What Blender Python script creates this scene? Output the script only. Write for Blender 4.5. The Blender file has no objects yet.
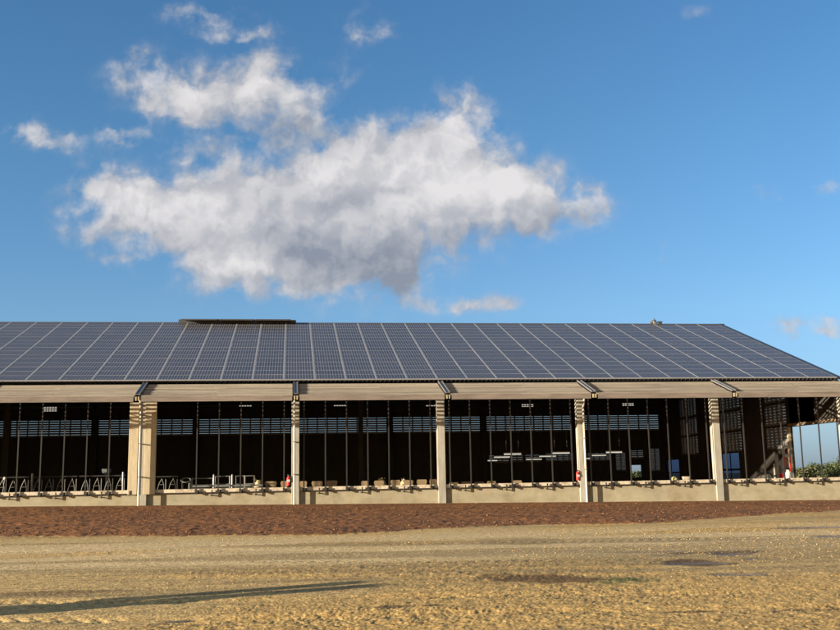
import bpy, math, random
import numpy as np
from mathutils import Vector, Matrix
random.seed(7); rng = np.random.default_rng(7)
sc = bpy.context.scene
COL = sc.collection

# ------------------------------------------------------------------ measures (metres)
YAW, PITCH, ROLL, FPX = 0.1314, 0.1643, -0.0176, 984.6
EYE = 1.6
DE, HE, TH, RL = 53.39, 7.00, 0.3458, 16.24      # lower edge of the panel field, slope, slope length
S0, SP = -0.386, 1.67                            # panel strips
CX, BAY = 0.23, 7.861                            # columns
XL, XR = -39.4, 31.9                             # barn ends
YW = 53.40                                       # front wall plane
YB = 81.5                                        # back wall
FLOOR = 0.50
CT, ST = math.cos(TH), math.sin(TH)
CANL, CANH = 2.73, 1.14

def cam_basis():
    cy, sy = math.cos(YAW), math.sin(YAW)
    f = Vector((sy*math.cos(PITCH), cy*math.cos(PITCH), math.sin(PITCH)))
    r = Vector((cy, -sy, 0)); u = r.cross(f)
    c, q = math.cos(ROLL), math.sin(ROLL)
    return c*r+q*u, -q*r+c*u, f
CR, CU, CF = cam_basis()
def ray(px, py):
    return CF + CR*((px-420)/FPX) + CU*((315-py)/FPX)
def on_y(px, py, Y):            # survey helper: where a sight line meets the plane y = Y
    d = ray(px, py); t = Y/d.y
    return Vector((d.x*t, Y, EYE+d.z*t))
def on_x(px, py, X):
    d = ray(px, py); t = X/d.x
    return Vector((X, d.y*t, EYE+d.z*t))
def on_z(px, py, Z=0.0):
    d = ray(px, py); t = (Z-EYE)/d.z
    return Vector((d.x*t, d.y*t, Z))
def project(p):
    p = Vector(p)-Vector((0, 0, EYE)); d = p.dot(CF)
    return 420+FPX*p.dot(CR)/d, 315-FPX*p.dot(CU)/d, d

# ------------------------------------------------------------------ materials
def newmat(name):
    m = bpy.data.materials.new(name); m.use_nodes = True
    nt = m.node_tree; b = nt.nodes['Principled BSDF']
    return m, nt, b
def N(nt, t, **kw):
    n = nt.nodes.new(t)
    for k, v in kw.items(): setattr(n, k, v)
    return n
def ramp(nt, fac, stops):
    r = N(nt, 'ShaderNodeValToRGB'); e = r.color_ramp.elements
    while len(e) < len(stops): e.new(0.5)
    for el, (p, c) in zip(e, stops): el.position = p; el.color = (*c, 1)
    nt.links.new(fac, r.inputs[0]); return r
def mat(name, col, rough=0.8, var=0.25, scale=3.0, stretch=(1, 1, 1), metal=0.0, bump=0.0, bscale=40, streak=None):
    m, nt, b = newmat(name)
    g = N(nt, 'ShaderNodeNewGeometry'); mp = N(nt, 'ShaderNodeMapping'); mp.inputs['Scale'].default_value = stretch
    nt.links.new(g.outputs['Position'], mp.inputs[0])
    n = N(nt, 'ShaderNodeTexNoise'); n.inputs['Scale'].default_value = scale; n.inputs['Detail'].default_value = 6
    n.inputs['Roughness'].default_value = 0.65
    nt.links.new(mp.outputs[0], n.inputs['Vector'])
    c = np.array(col)
    r = ramp(nt, n.outputs[0], [(0.25, tuple(c*(1-var))), (0.5, tuple(c)), (0.78, tuple(np.minimum(c*(1+var), .95)))])
    last = r.outputs[0]
    if streak:      # rain streaks and splashed dirt that run down the face
        mp2 = N(nt, 'ShaderNodeMapping'); mp2.inputs['Scale'].default_value = streak[1]; nt.links.new(g.outputs['Position'], mp2.inputs[0])
        n3 = N(nt, 'ShaderNodeTexNoise'); n3.inputs['Scale'].default_value = 1; n3.inputs['Detail'].default_value = 5; n3.inputs['Roughness'].default_value = .7; nt.links.new(mp2.outputs[0], n3.inputs['Vector'])
        r3 = ramp(nt, n3.outputs[0], [(.46, (1, 1, 1)), (.68, streak[0])])
        mu = N(nt, 'ShaderNodeMixRGB', blend_type='MULTIPLY'); mu.inputs[0].default_value = 1; nt.links.new(last, mu.inputs[1]); nt.links.new(r3.outputs[0], mu.inputs[2]); last = mu.outputs[0]
    nt.links.new(last, b.inputs['Base Color'])
    b.inputs['Roughness'].default_value = rough; b.inputs['Metallic'].default_value = metal
    if bump:
        n2 = N(nt, 'ShaderNodeTexNoise'); n2.inputs['Scale'].default_value = bscale; n2.inputs['Detail'].default_value = 4
        nt.links.new(mp.outputs[0], n2.inputs['Vector'])
        bp = N(nt, 'ShaderNodeBump'); bp.inputs['Strength'].default_value = bump; bp.inputs['Distance'].default_value = 0.02
        nt.links.new(n2.outputs[0], bp.inputs['Height']); nt.links.new(bp.outputs[0], b.inputs['Normal'])
    return m
M = {}
M['concrete'] = mat('cast_concrete', (.36, .345, .295), .85, .2, 2.2, (1, 1, .45), bump=.3, streak=((.72, .68, .6), (9, 9, .5)))
M['wall'] = mat('low_wall_concrete', (.345, .31, .215), .9, .22, 1.3, (1, 1, 1.6), bump=.35, bscale=25, streak=((.84, .79, .72), (1.2, 1, 1.1)))
M['sill'] = mat('sill_board', (.60, .52, .40), .75, .2, 2.0, streak=((.5, .45, .4), (3, 3, 3)))
M['ply'] = mat('plywood_cladding', (.48, .41, .28), .7, .13, 2.0, (2.5, 2.5, .6), streak=((.8, .75, .68), (5, 5, .6)))
M['canopy'] = mat('weathered_larch', (.35, .31, .25), .85, .38, 1.0, (.35, 5, 5), bump=.4, bscale=20)
nt_ = M['canopy'].node_tree; b_c = nt_.nodes['Principled BSDF']; src = b_c.inputs['Base Color'].links[0].from_socket
gi = nt_.nodes.new('ShaderNodeNewGeometry'); ri = ramp(nt_, gi.outputs['Random Per Island'], [(0, (.72, .70, .68)), (.5, (1, 1, 1)), (1, (1.18, 1.15, 1.10))])
mi_ = nt_.nodes.new('ShaderNodeMixRGB'); mi_.blend_type = 'MULTIPLY'; mi_.inputs[0].default_value = 1; nt_.links.new(src, mi_.inputs[1]); nt_.links.new(ri.outputs[0], mi_.inputs[2]); nt_.links.new(mi_.outputs[0], b_c.inputs['Base Color'])
M['fascia'] = mat('fascia_wood', (.20, .165, .14), .85, .4, 1.4, (.5, 2, 4), bump=.4)
M['zinc'] = mat('zinc_flashing', (.22, .22, .225), .5, .2, 3.0, metal=.5)
M['pipe'] = mat('pale_pvc', (.62, .58, .50), .5, .08, 2.0)
M['bracket'] = mat('pale_bracket', (.36, .31, .19), .8, .2, 4.0)
M['steel'] = mat('dark_painted_steel', (.024, .022, .021), .6, .3, 3.0)
M['dark'] = mat('dark_creosoted_timber', (.038, .032, .027), .9, .4, 1.5, (1, 1, .3))
M['slat'] = mat('grey_slats', (.2, .195, .19), .9, .4, 2.0)
M['deck'] = mat('roof_sheet', (.05, .053, .06), .6, .3, 1.0)
M['verge'] = mat('dark_blue_verge', (.03, .04, .06), .45, .2, 1.0)
M['floor'] = mat('barn_floor', (.10, .085, .065), .95, .3, .7)
M['rail'] = mat('dull_rail', (.27, .275, .29), .5, .12, 2.0, metal=.2)
M['alu'] = mat('aluminium_frame', (.36, .36, .38), .42, .12, 2.0, metal=.35)
M['galv'] = mat('galvanised_steel', (.19, .19, .18), .5, .25, 6.0, metal=.3)
M['tan'] = mat('plywood_panel', (.27, .19, .105), .8, .3, 4.0)
M['red'] = mat('red_paint', (.62, .03, .025), .35, .1, 3.0)
M['black'] = mat('black_rubber', (.015, .015, .015), .5, .2, 3.0)
M['white'] = mat('white_plastic', (.50, .48, .44), .5, .08, 3.0)
M['blue'] = mat('blue_plastic', (.16, .24, .32), .4, .15, 3.0)
M['straw'] = mat('straw', (.42, .34, .2), .95, .45, 7.0)
M['bark'] = mat('bark', (.09, .065, .045), .9, .4, 5.0)
M['timber'] = mat('post_timber', (.2, .15, .1), .9, .3, 3.0)
M['greywood'] = mat('grey_wood', (.3, .28, .25), .9, .3, 3.0)
M['hay'] = mat('grey_hay', (.075, .068, .055), .95, .45, 6.0)
M['yellow'] = mat('yellow_sack', (.34, .30, .13), .8, .3, 6.0)
def leafmat(name, col):
    m, nt, b = newmat(name)
    oi = N(nt, 'ShaderNodeNewGeometry')
    r = ramp(nt, oi.outputs['Random Per Island'], [(0, tuple(np.array(col)*.6)), (.5, col), (1, tuple(np.array(col)*1.6))])
    nt.links.new(r.outputs[0], b.inputs['Base Color']); b.inputs['Roughness'].default_value = .8
    return m
M['leaf'] = leafmat('oak_leaves', (.055, .075, .025))
M['leaf2'] = leafmat('hazel_leaves', (.075, .08, .03))
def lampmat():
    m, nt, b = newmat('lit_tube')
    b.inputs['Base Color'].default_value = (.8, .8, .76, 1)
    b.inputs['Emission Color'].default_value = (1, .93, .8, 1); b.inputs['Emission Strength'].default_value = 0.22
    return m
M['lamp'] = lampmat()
def skyglowmat():
    m = lampmat(); m.name = 'sky_glimpse_emission'
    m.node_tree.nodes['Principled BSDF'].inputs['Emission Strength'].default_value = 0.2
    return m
M['skyglow'] = skyglowmat()  # emission that imitates sky showing under the back eave, not a lamp
def veilmat():      # windbreak netting: fine weave, you see some sky through it
    m, nt, b = newmat('windbreak_net')
    b.inputs['Base Color'].default_value = (.04, .055, .075, 1); b.inputs['Roughness'].default_value = .8
    tr = N(nt, 'ShaderNodeBsdfTransparent'); tr.inputs[0].default_value = (.55, .68, .9, 1)
    mx = N(nt, 'ShaderNodeMixShader'); mx.inputs[0].default_value = .45
    nt.links.new(tr.outputs[0], mx.inputs[1]); nt.links.new(b.outputs[0], mx.inputs[2])
    nt.links.new(mx.outputs[0], nt.nodes['Material Output'].inputs[0])
    return m
M['net'] = veilmat()
def pvmat():
    m, nt, b = newmat('solar_cells')
    uv = N(nt, 'ShaderNodeUVMap'); uv.uv_map = 'cells'
    sep = N(nt, 'ShaderNodeSeparateXYZ'); nt.links.new(uv.outputs[0], sep.inputs[0])
    def line(out, w):
        fr = N(nt, 'ShaderNodeMath', operation='FRACT'); nt.links.new(out, fr.inputs[0])
        s = N(nt, 'ShaderNodeMath', operation='SUBTRACT'); nt.links.new(fr.outputs[0], s.inputs[0]); s.inputs[1].default_value = .5
        a = N(nt, 'ShaderNodeMath', operation='ABSOLUTE'); nt.links.new(s.outputs[0], a.inputs[0])
        g = N(nt, 'ShaderNodeMath', operation='GREATER_THAN'); nt.links.new(a.outputs[0], g.inputs[0]); g.inputs[1].default_value = .5-w
        return g
    lx, ly = line(sep.outputs[0], .055), line(sep.outputs[1], .055)
    mx = N(nt, 'ShaderNodeMath', operation='MAXIMUM'); nt.links.new(lx.outputs[0], mx.inputs[0]); nt.links.new(ly.outputs[0], mx.inputs[1])
    wn = N(nt, 'ShaderNodeTexWhiteNoise'); fl = N(nt, 'ShaderNodeVectorMath', operation='FLOOR'); nt.links.new(uv.outputs[0], fl.inputs[0])
    nt.links.new(fl.outputs[0], wn.inputs[0])
    at = N(nt, 'ShaderNodeAttribute'); at.attribute_name = 'tint'
    cc = ramp(nt, wn.outputs[0], [(0, (.007, .010, .025)), (1, (.012, .016, .036))])
    g = N(nt, 'ShaderNodeNewGeometry')
    n = N(nt, 'ShaderNodeTexNoise'); n.inputs['Scale'].default_value = .35; nt.links.new(g.outputs['Position'], n.inputs['Vector'])
    dust = N(nt, 'ShaderNodeMixRGB'); dust.inputs[2].default_value = (.075, .066, .062, 1)
    dm = N(nt, 'ShaderNodeMath', operation='MULTIPLY'); nt.links.new(n.outputs[0], dm.inputs[0]); dm.inputs[1].default_value = .3
    oi = N(nt, 'ShaderNodeObjectInfo'); av = N(nt, 'ShaderNodeMath', operation='ADD'); nt.links.new(oi.outputs['Random'], av.inputs[0]); nt.links.new(g.outputs['Random Per Island'], av.inputs[1])
    fv = N(nt, 'ShaderNodeMath', operation='FRACT'); nt.links.new(av.outputs[0], fv.inputs[0])
    dm2 = N(nt, 'ShaderNodeMath', operation='MULTIPLY_ADD'); nt.links.new(fv.outputs[0], dm2.inputs[0]); dm2.inputs[1].default_value = .22; nt.links.new(dm.outputs[0], dm2.inputs[2])
    nt.links.new(dm2.outputs[0], dust.inputs[0]); nt.links.new(cc.outputs[0], dust.inputs[1])
    mix = N(nt, 'ShaderNodeMixRGB'); nt.links.new(mx.outputs[0], mix.inputs[0]); nt.links.new(dust.outputs[0], mix.inputs[1])
    mix.inputs[2].default_value = (.31, .32, .34, 1)
    nt.links.new(mix.outputs[0], b.inputs['Base Color'])
    b.inputs['Roughness'].default_value = .3; b.inputs['IOR'].default_value = 1.30
    return m
M['pv'] = pvmat()

# ------------------------------------------------------------------ mesh builder
class MB:
    def __init__(s): s.v = []; s.f = []; s.m = []
    def poly(s, pts, faces, mi=0):
        o = len(s.v); s.v += [tuple(p) for p in pts]
        for f in faces: s.f.append([i+o for i in f]); s.m.append(mi)
        return s
    def box(s, x0, x1, y0, y1, z0, z1, mi=0):
        return s.poly([(x0,y0,z0),(x1,y0,z0),(x1,y1,z0),(x0,y1,z0),(x0,y0,z1),(x1,y0,z1),(x1,y1,z1),(x0,y1,z1)],
                      [(0,3,2,1),(4,5,6,7),(0,1,5,4),(1,2,6,5),(2,3,7,6),(3,0,4,7)], mi)
    def beam(s, a, b, w, h, mi=0, up=(0, 0, 1)):      # box along a->b, w across, h along up
        a, b = Vector(a), Vector(b); d = (b-a).normalized(); up = Vector(up)
        x = d.cross(up).normalized() if abs(d.dot(up)) < .99 else Vector((1, 0, 0)); u = x.cross(d)
        P = []
        for p in (a, b):
            for sx, su in ((-1,-1),(1,-1),(1,1),(-1,1)): P.append(p+x*(w/2*sx)+u*(h/2*su))
        return s.poly(P, [(0,1,2,3)[::-1],(4,5,6,7),(0,1,5,4),(1,2,6,5),(2,3,7,6),(3,0,4,7)], mi)
    def tube(s, a, b, r, n=10, mi=0, r2=None):
        a, b = Vector(a), Vector(b); d = (b-a).normalized(); r2 = r if r2 is None else r2
        x = d.orthogonal().normalized(); y = d.cross(x); P = []
        for p, q in ((a, r), (b, r2)):
            for i in range(n):
                t = 2*math.pi*i/n; P.append(p+(x*math.cos(t)+y*math.sin(t))*q)
        F = [(i, (i+1) % n, n+(i+1) % n, n+i) for i in range(n)]+[tuple(range(n))[::-1], tuple(range(n, 2*n))]
        return s.poly(P, F, mi)
    def path(s, pts, r, n=8, mi=0):
        for a, b in zip(pts[:-1], pts[1:]): s.tube(a, b, r, n, mi)
        return s
    def lathe(s, prof, c=(0, 0, 0), n=14, mi=0):
        P = []; k = len(prof)
        for r, z in prof:
            for i in range(n):
                t = 2*math.pi*i/n; P.append((c[0]+r*math.cos(t), c[1]+r*math.sin(t), c[2]+z))
        F = []
        for j in range(k-1):
            for i in range(n): F.append((j*n+i, j*n+(i+1) % n, (j+1)*n+(i+1) % n, (j+1)*n+i))
        F += [tuple(range(n))[::-1], tuple(range((k-1)*n, k*n))]
        return s.poly(P, F, mi)
    def build(s, name, mats, parent=None, bevel=0):
        me = bpy.data.meshes.new(name); me.from_pydata(s.v, [], s.f); me.update()
        for m in (mats if isinstance(mats, (list, tuple)) else [mats]): me.materials.append(M[m])
        me.polygons.foreach_set('material_index', s.m)
        o = bpy.data.objects.new(name, me); COL.objects.link(o)
        if parent:
            o.parent = parent; o.matrix_parent_inverse = Matrix.Translation(-parent.location)
        if bevel:
            b = o.modifiers.new('bevel', 'BEVEL'); b.width = bevel; b.segments = 2; b.limit_method = 'ANGLE'
        return o
def tag(o, label=None, cat=None, group=None, kind=None):
    if label: o['label'] = label
    if cat: o['category'] = cat
    if group: o['group'] = group
    if kind: o['kind'] = kind
    return o
def empty(name, loc, label, cat, group=None):
    o = bpy.data.objects.new(name, None); o.location = loc; o.empty_display_size = .3; COL.objects.link(o)
    return tag(o, label, cat, group)
def colx(k): return CX+BAY*k

# ------------------------------------------------------------------ value noise in numpy
def vnoise(x, y, seed=0):
    xi = np.floor(x).astype(np.int64); yi = np.floor(y).astype(np.int64); fx = x-xi; fy = y-yi
    def h(a, b):
        n = (a*374761393+b*668265263+seed*974711) & 0xffffffff
        n = ((n ^ (n >> 13))*1274126177) & 0xffffffff
        n = n ^ (n >> 16)
        return (n & 0xffffff)/float(0xffffff)
    u = fx*fx*fx*(fx*(fx*6-15)+10); v = fy*fy*fy*(fy*(fy*6-15)+10)
    return (h(xi, yi)*(1-u)+h(xi+1, yi)*u)*(1-v)+(h(xi, yi+1)*(1-u)+h(xi+1, yi+1)*u)*v
def fbm(x, y, o=4, seed=0, g=.5):
    a = 1; t = 0; s = 0
    for i in range(o):
        c, q = math.cos(.6*i+.3), math.sin(.6*i+.3)
        t = t+a*vnoise((x*c-y*q)*2**i+13.7*i, (x*q+y*c)*2**i+7.1*i, seed+i*17); s += a; a *= g
    return t/s
def sstep(a, b, x):
    t = np.clip((x-a)/(b-a), 0, 1); return t*t*(3-2*t)

# ------------------------------------------------------------------ ground
edge_px = [(-300, 536), (0, 536), (110, 536), (230, 536), (330, 534.5), (420, 530.5), (480, 526.5), (560, 525), (640, 523.5), (700, 520), (770, 515), (840, 511), (900, 509)]
edge = [on_z(a, b, .02) for a, b in edge_px]
ex = np.array([p.x for p in edge]); ey = np.array([p.y for p in edge])
puddles = [  # px centre, half-size m (x, y), depth
    ((697, 562), .62, .36), ((733, 553), .42, .36), ((737, 573), .40, .28), ((676, 554), .4, .18),
    ((766, 557.5), .4, .18), ((790, 574), .6, .18), ((818, 527), 1.3, .55), ((838, 535), .6, .35),
    ((660, 550), .7, .2), ((186, 621), .3, .06)]
def wall_h(x): return np.clip(.36-.0125*x, -.05, .62)
def ground_h(x, y, want=False):
    yc = np.interp(x, ex, ey)
    yc = yc+(fbm(x*.5, y*0+3.3, 3, 5)-.5)*1.3+(fbm(x*2.3, y*0+9.3, 3, 9)-.5)*.7
    bank = sstep(0, .5, y-yc)
    near = np.exp(-np.maximum(y-8, 0)/26)
    big = (fbm(x*.16, y*.22, 3, 21)-.5)*.09
    # wheel ruts running across the yard
    u = y+.10*x+ (fbm(x*.1, y*.1, 2, 33)-.5)*2.2
    rut = 0
    for c, w, d in ((12.6, .22, .04), (14.4, .22, .035), (17.2, .3, .035), (19.3, .3, .03), (22.8, .35, .035), (24.9, .35, .03)):
        rut = rut-d*.4*np.exp(-((u-c)/w)**2)+d*.22*np.exp(-((u-c-2*w)/w)**2)
    tread = 0
    for c, w in ((12.6, .20), (14.4, .20), (18.0, .26), (20.0, .26), (25.2, .3)):
        lane = np.exp(-((u-c)/w)**4)*sstep(.42, .58, fbm(x*.35+c, y*.2, 3, 37))
        tread = tread-lane*(.004+.009*sstep(-.3, .3, np.sin(x*25+np.abs(u-c)*22)))
    clay = sstep(.42, .6, fbm(x*.22+4, y*.33, 4, 41)+.30*sstep(17, 10, y)+.22*sstep(-.02, .35, x/np.maximum(y, 1)-.0)-.1)
    pale = sstep(18, 21, y)*sstep(31.5, 27, y)*sstep(.4, .6, fbm(x*.12, y*.45, 3, 51)+.12)
    rough = .35+.85*clay
    rough = rough*(1-.55*pale)
    r1 = 1-np.abs(2*fbm(x*3.1, y*3.1, 3, 61)-1)
    cl = (r1-.7)*.008+(fbm(x*6.3, y*6.3, 3, 71)-.5)*.014+(1-np.abs(2*fbm(x*14, y*14, 3, 73)-1)-.7)*.0062*(1+1.2*sstep(.5, .62, fbm(x*.8, y*1.5, 3, 75)))+(fbm(x*34, y*34, 2, 77)-.5)*.0065
    h = big+rut+cl*rough+tread
    # clods on the brown bank
    cb = (1-np.abs(2*fbm(x*2.2, y*2.2, 4, 81)-1)-.7)*.045+(fbm(x*6, y*6, 3, 83)-.5)*.045
    t = np.clip((y-yc-.4)/np.maximum(51.5-yc, 1), 0, 1)
    hb = .02+(wall_h(x)-.02)*t**.75+cb*sstep(53, 50, y)*.9
    wet = np.zeros_like(h)
    for (px, hx, hy), P in zip(puddles, PUD):
        d = ((x-P.x)/hx)**2+((y-P.y)/hy)**2
        w = np.exp(-d*.9); wet = np.maximum(wet, w); 
    flat = 1-.75*sstep(.15, .8, wet)
    h = h*flat - .055*sstep(.1, .9, wet)
    h = h*(1-bank)+hb*bank
    inside = (x > XL-2) & (x < XR+6) & (y > YW-.8)
    h = np.where(y > YW-.8, wall_h(x)+(h-wall_h(x))*sstep(YW, YW-.8, y), h)
    far = sstep(120, 400, np.hypot(x, y))
    h = h*(1-far)
    if want: return h, bank, clay, pale, wet, r1
    return h
PUD = [on_z(p[0][0], p[0][1], 0) for p in puddles]
dy = []; y = 7.2
while y < 54.5:
    dy.append(y); y += min(max(.024, y*y/1900*.62), .11)
rows = np.array([-400, -150, -60, -25, -10, -3, 0, 2, 4, 5, 5.8, 6.4, 6.8]+dy+[55.5, 58, 62, 68, 75, 84, 100, 130, 170, 220, 300, 420, 600, 900, 1400, 2200, 3500, 6000.])
tt = np.arange(-.335, .66, .00125)
outL = -.335-np.geomspace(.004, 14, 46)[::-1]; outR = .66+np.geomspace(.004, 14, 46)
ts = np.concatenate([outL, tt, outR])
spread = np.where(rows < 8, 8.0, rows)
spread = np.minimum(spread, np.where(rows > 100, rows, 1e9))
Y2, T2 = np.meshgrid(rows, ts, indexing='ij'); X2 = spread[:, None]*T2
Z2, bank, clay, pale, wet, r1 = ground_h(X2, Y2, True)
nr, nc = X2.shape
me = bpy.data.meshes.new('ground'); nv = nr*nc
me.vertices.add(nv); me.vertices.foreach_set('co', np.stack([X2, Y2, Z2], -1).astype(np.float32).ravel())
ii = np.arange(nr-1)[:, None]*nc+np.arange(nc-1)[None]
q = np.stack([ii, ii+1, ii+nc+1, ii+nc], -1).reshape(-1, 4)
nq = len(q); me.loops.add(nq*4); me.loops.foreach_set('vertex_index', q.ravel().astype(np.int32))
me.polygons.add(nq); me.polygons.foreach_set('loop_start', np.arange(0, nq*4, 4, dtype=np.int32))
me.polygons.foreach_set('loop_total', np.full(nq, 4, dtype=np.int32))
me.update(calc_edges=True); me.polygons.foreach_set('use_smooth', np.ones(nq, bool))
# soil types as a colour attribute: ochre clay, pale crushed stone, brown topsoil
def lerp(a, b, t): return a+(b-a)*t[..., None]
base = np.broadcast_to(np.array([.60, .425, .18]), X2.shape+(3,)).copy()
base = lerp(base, np.array([.60, .39, .135]), clay*.8)
base = lerp(base, np.array([.72, .56, .31]), pale*.8)
track = sstep(.55, .7, fbm(X2*.07+3, Y2*1.1+X2*.12, 3, 91))
base = lerp(base, np.array([.36, .26, .12]), track*.7*(1-bank))
clodc = sstep(.62, .9, fbm(X2*7, Y2*7, 2, 95)); base = lerp(base, np.array([.24, .15, .07]), clodc*.4*(1-pale*.6))
grass = np.exp(-(((X2-on_z(618, 580).x)/.5)**2+((Y2-on_z(618, 580).y)/.45)**2))*sstep(.3, .6, fbm(X2*6, Y2*6, 2, 99))
base = lerp(base, np.array([.12, .14, .04]), np.clip(grass*1.6, 0, .85))
scour = np.exp(-(((X2-on_z(560, 579).x)/1.5)**2+((Y2-on_z(560, 579).y)/.35)**2)); base0 = base
base = lerp(base, np.array([.14, .095, .05]), 0*np.clip(scour*1.2*sstep(.35,.6,fbm(X2*3,Y2*3,3,97)), 0, .8))
for cx_, cy_, hx_, hy_, col_, k_ in ((545, 579, .85, .8, (.17, .095, .035), 1.1), (500, 577, .5, .5, (.2, .12, .045), .8), (699, 562, .62, .75, (.11, .07, .03), 1.3), (735, 551, .7, .5, (.14, .10, .05), .9), (683, 552, .4, .3, (.14, .09, .04), .9),
        (740, 573, .5, .4, (.2, .16, .10), .7), (520, 541, 1.2, 1.6, (.33, .24, .11), .6), (395, 607, .25, .12, (.14, .09, .04), 1), (435, 606, .2, .12, (.12, .08, .03), 1), (690, 611, .35, .14, (.2, .12, .05), .9), (40, 593, 1.3, .35, (.22, .14, .06), .7), (180, 619, .25, .08, (.14, .13, .12), .9), (820, 608, .6, .2, (.22, .14, .05), .7), (300, 581, 1.5, .3, (.3, .2, .09), .6)):
    c_w = on_z(cx_, cy_); mk = np.exp(-(((X2-c_w.x)/hx_)**2+((Y2-c_w.y)/hy_)**2)); mk = sstep(.30, .62, mk+.55*(fbm(X2*2.6, Y2*2.6, 4, 131)-.5))*k_
    base = lerp(base, np.array(col_), np.clip(mk, 0, .9))
brown = lerp(np.broadcast_to(np.array([.205, .088, .033]), X2.shape+(3,)).copy(), np.array([.30, .125, .038]), sstep(.35, .75, fbm(X2*.9, Y2*.9, 4, 101)))
brown = lerp(brown, np.array([.14, .052, .018]), sstep(.5, .8, fbm(X2*5, Y2*5, 3, 103))*.6)
brown = lerp(brown, np.array([.30, .18, .08]), sstep(.70, .8, fbm(X2*.5+8, Y2*4, 3, 105))*.5)
base = lerp(base, brown, np.zeros(X2.shape)) if False else base*(1-bank[..., None])+brown*bank[..., None]
base = lerp(base, np.array([.20, .14, .075]), sstep(.12, .75, wet)*.8*(1-bank))
farg = sstep(60, 90, Y2); base = lerp(base, np.array([.10, .11, .045]), farg)
ca = me.attributes.new('soil', 'FLOAT_COLOR', 'POINT')
ca.data.foreach_set('color', np.concatenate([base, np.ones(X2.shape+(1,))], -1).astype(np.float32).ravel())
wa = me.attributes.new('damp', 'FLOAT', 'POINT'); wa.data.foreach_set('value', (sstep(.1, .6, wet)).astype(np.float32).ravel())
m, nt, b = newmat('yard_soil')
at = N(nt, 'ShaderNodeAttribute'); at.attribute_name = 'soil'
g = N(nt, 'ShaderNodeNewGeometry')
n1 = N(nt, 'ShaderNodeTexNoise'); n1.inputs['Scale'].default_value = 22; n1.inputs['Detail'].default_value = 8; n1.inputs['Roughness'].default_value = .75
nt.links.new(g.outputs['Position'], n1.inputs['Vector'])
rr = ramp(nt, n1.outputs[0], [(.28, (.45, .42, .38)), (.5, (1, 1, 1)), (.72, (1.55, 1.5, 1.42))])
mu = N(nt, 'ShaderNodeMixRGB', blend_type='MULTIPLY'); mu.inputs[0].default_value = .9
nt.links.new(at.outputs['Color'], mu.inputs[1]); nt.links.new(rr.outputs[0], mu.inputs[2])
n5 = N(nt, 'ShaderNodeTexNoise'); n5.inputs['Scale'].default_value = 6; n5.inputs['Detail'].default_value = 5; n5.inputs['Roughness'].default_value = .8
nt.links.new(g.outputs['Position'], n5.inputs['Vector'])
r5 = ramp(nt, n5.outputs[0], [(.32, (.62, .58, .52)), (.5, (1, 1, 1)), (.70, (1.28, 1.26, 1.22))])
mu2 = N(nt, 'ShaderNodeMixRGB', blend_type='MULTIPLY'); mu2.inputs[0].default_value = 1; nt.links.new(mu.outputs[0], mu2.inputs[1]); nt.links.new(r5.outputs[0], mu2.inputs[2])
last = mu2.outputs[0]      # single stones and crumbs of two sizes, each with its own tone
for sc_, lo_, hi_ in ((17, .62, 1.22), (38, .66, 1.25)):
    vs = N(nt, 'ShaderNodeTexVoronoi'); vs.inputs['Scale'].default_value = sc_; vs.inputs['Randomness'].default_value = 1
    nt.links.new(g.outputs['Position'], vs.inputs['Vector']); se = N(nt, 'ShaderNodeSeparateXYZ'); nt.links.new(vs.outputs['Color'], se.inputs[0])
    rs = ramp(nt, se.outputs[0], [(0, (lo_, lo_*.94, lo_*.86)), (.35, (1, 1, 1)), (.8, (1, 1, 1)), (1, (hi_, hi_, hi_))])
    m3 = N(nt, 'ShaderNodeMixRGB', blend_type='MULTIPLY'); m3.inputs[0].default_value = 1; nt.links.new(last, m3.inputs[1]); nt.links.new(rs.outputs[0], m3.inputs[2]); last = m3.outputs[0]
nt.links.new(last, b.inputs['Base Color'])
dm = N(nt, 'ShaderNodeAttribute'); dm.attribute_name = 'damp'
rg = ramp(nt, dm.outputs['Fac'], [(0, (.95,)*3), (1, (.35,)*3)]); nt.links.new(rg.outputs[0], b.inputs['Roughness'])
b.inputs['Specular IOR Level'].default_value = .25
vo = N(nt, 'ShaderNodeTexVoronoi'); vo.inputs['Scale'].default_value = 26; nt.links.new(g.outputs['Position'], vo.inputs['Vector'])
ad = N(nt, 'ShaderNodeMath', operation='SUBTRACT'); nt.links.new(n1.outputs[0], ad.inputs[0]); nt.links.new(vo.outputs['Distance'], ad.inputs[1])
bp = N(nt, 'ShaderNodeBump'); bp.inputs['Strength'].default_value = .5; bp.inputs['Distance'].default_value = .010
nt.links.new(ad.outputs[0], bp.inputs['Height']); nt.links.new(bp.outputs[0], b.inputs['Normal'])
M['soil'] = m; me.materials.append(m)
go = bpy.data.objects.new('ground', me); COL.objects.link(go); tag(go, kind='structure')

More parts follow.
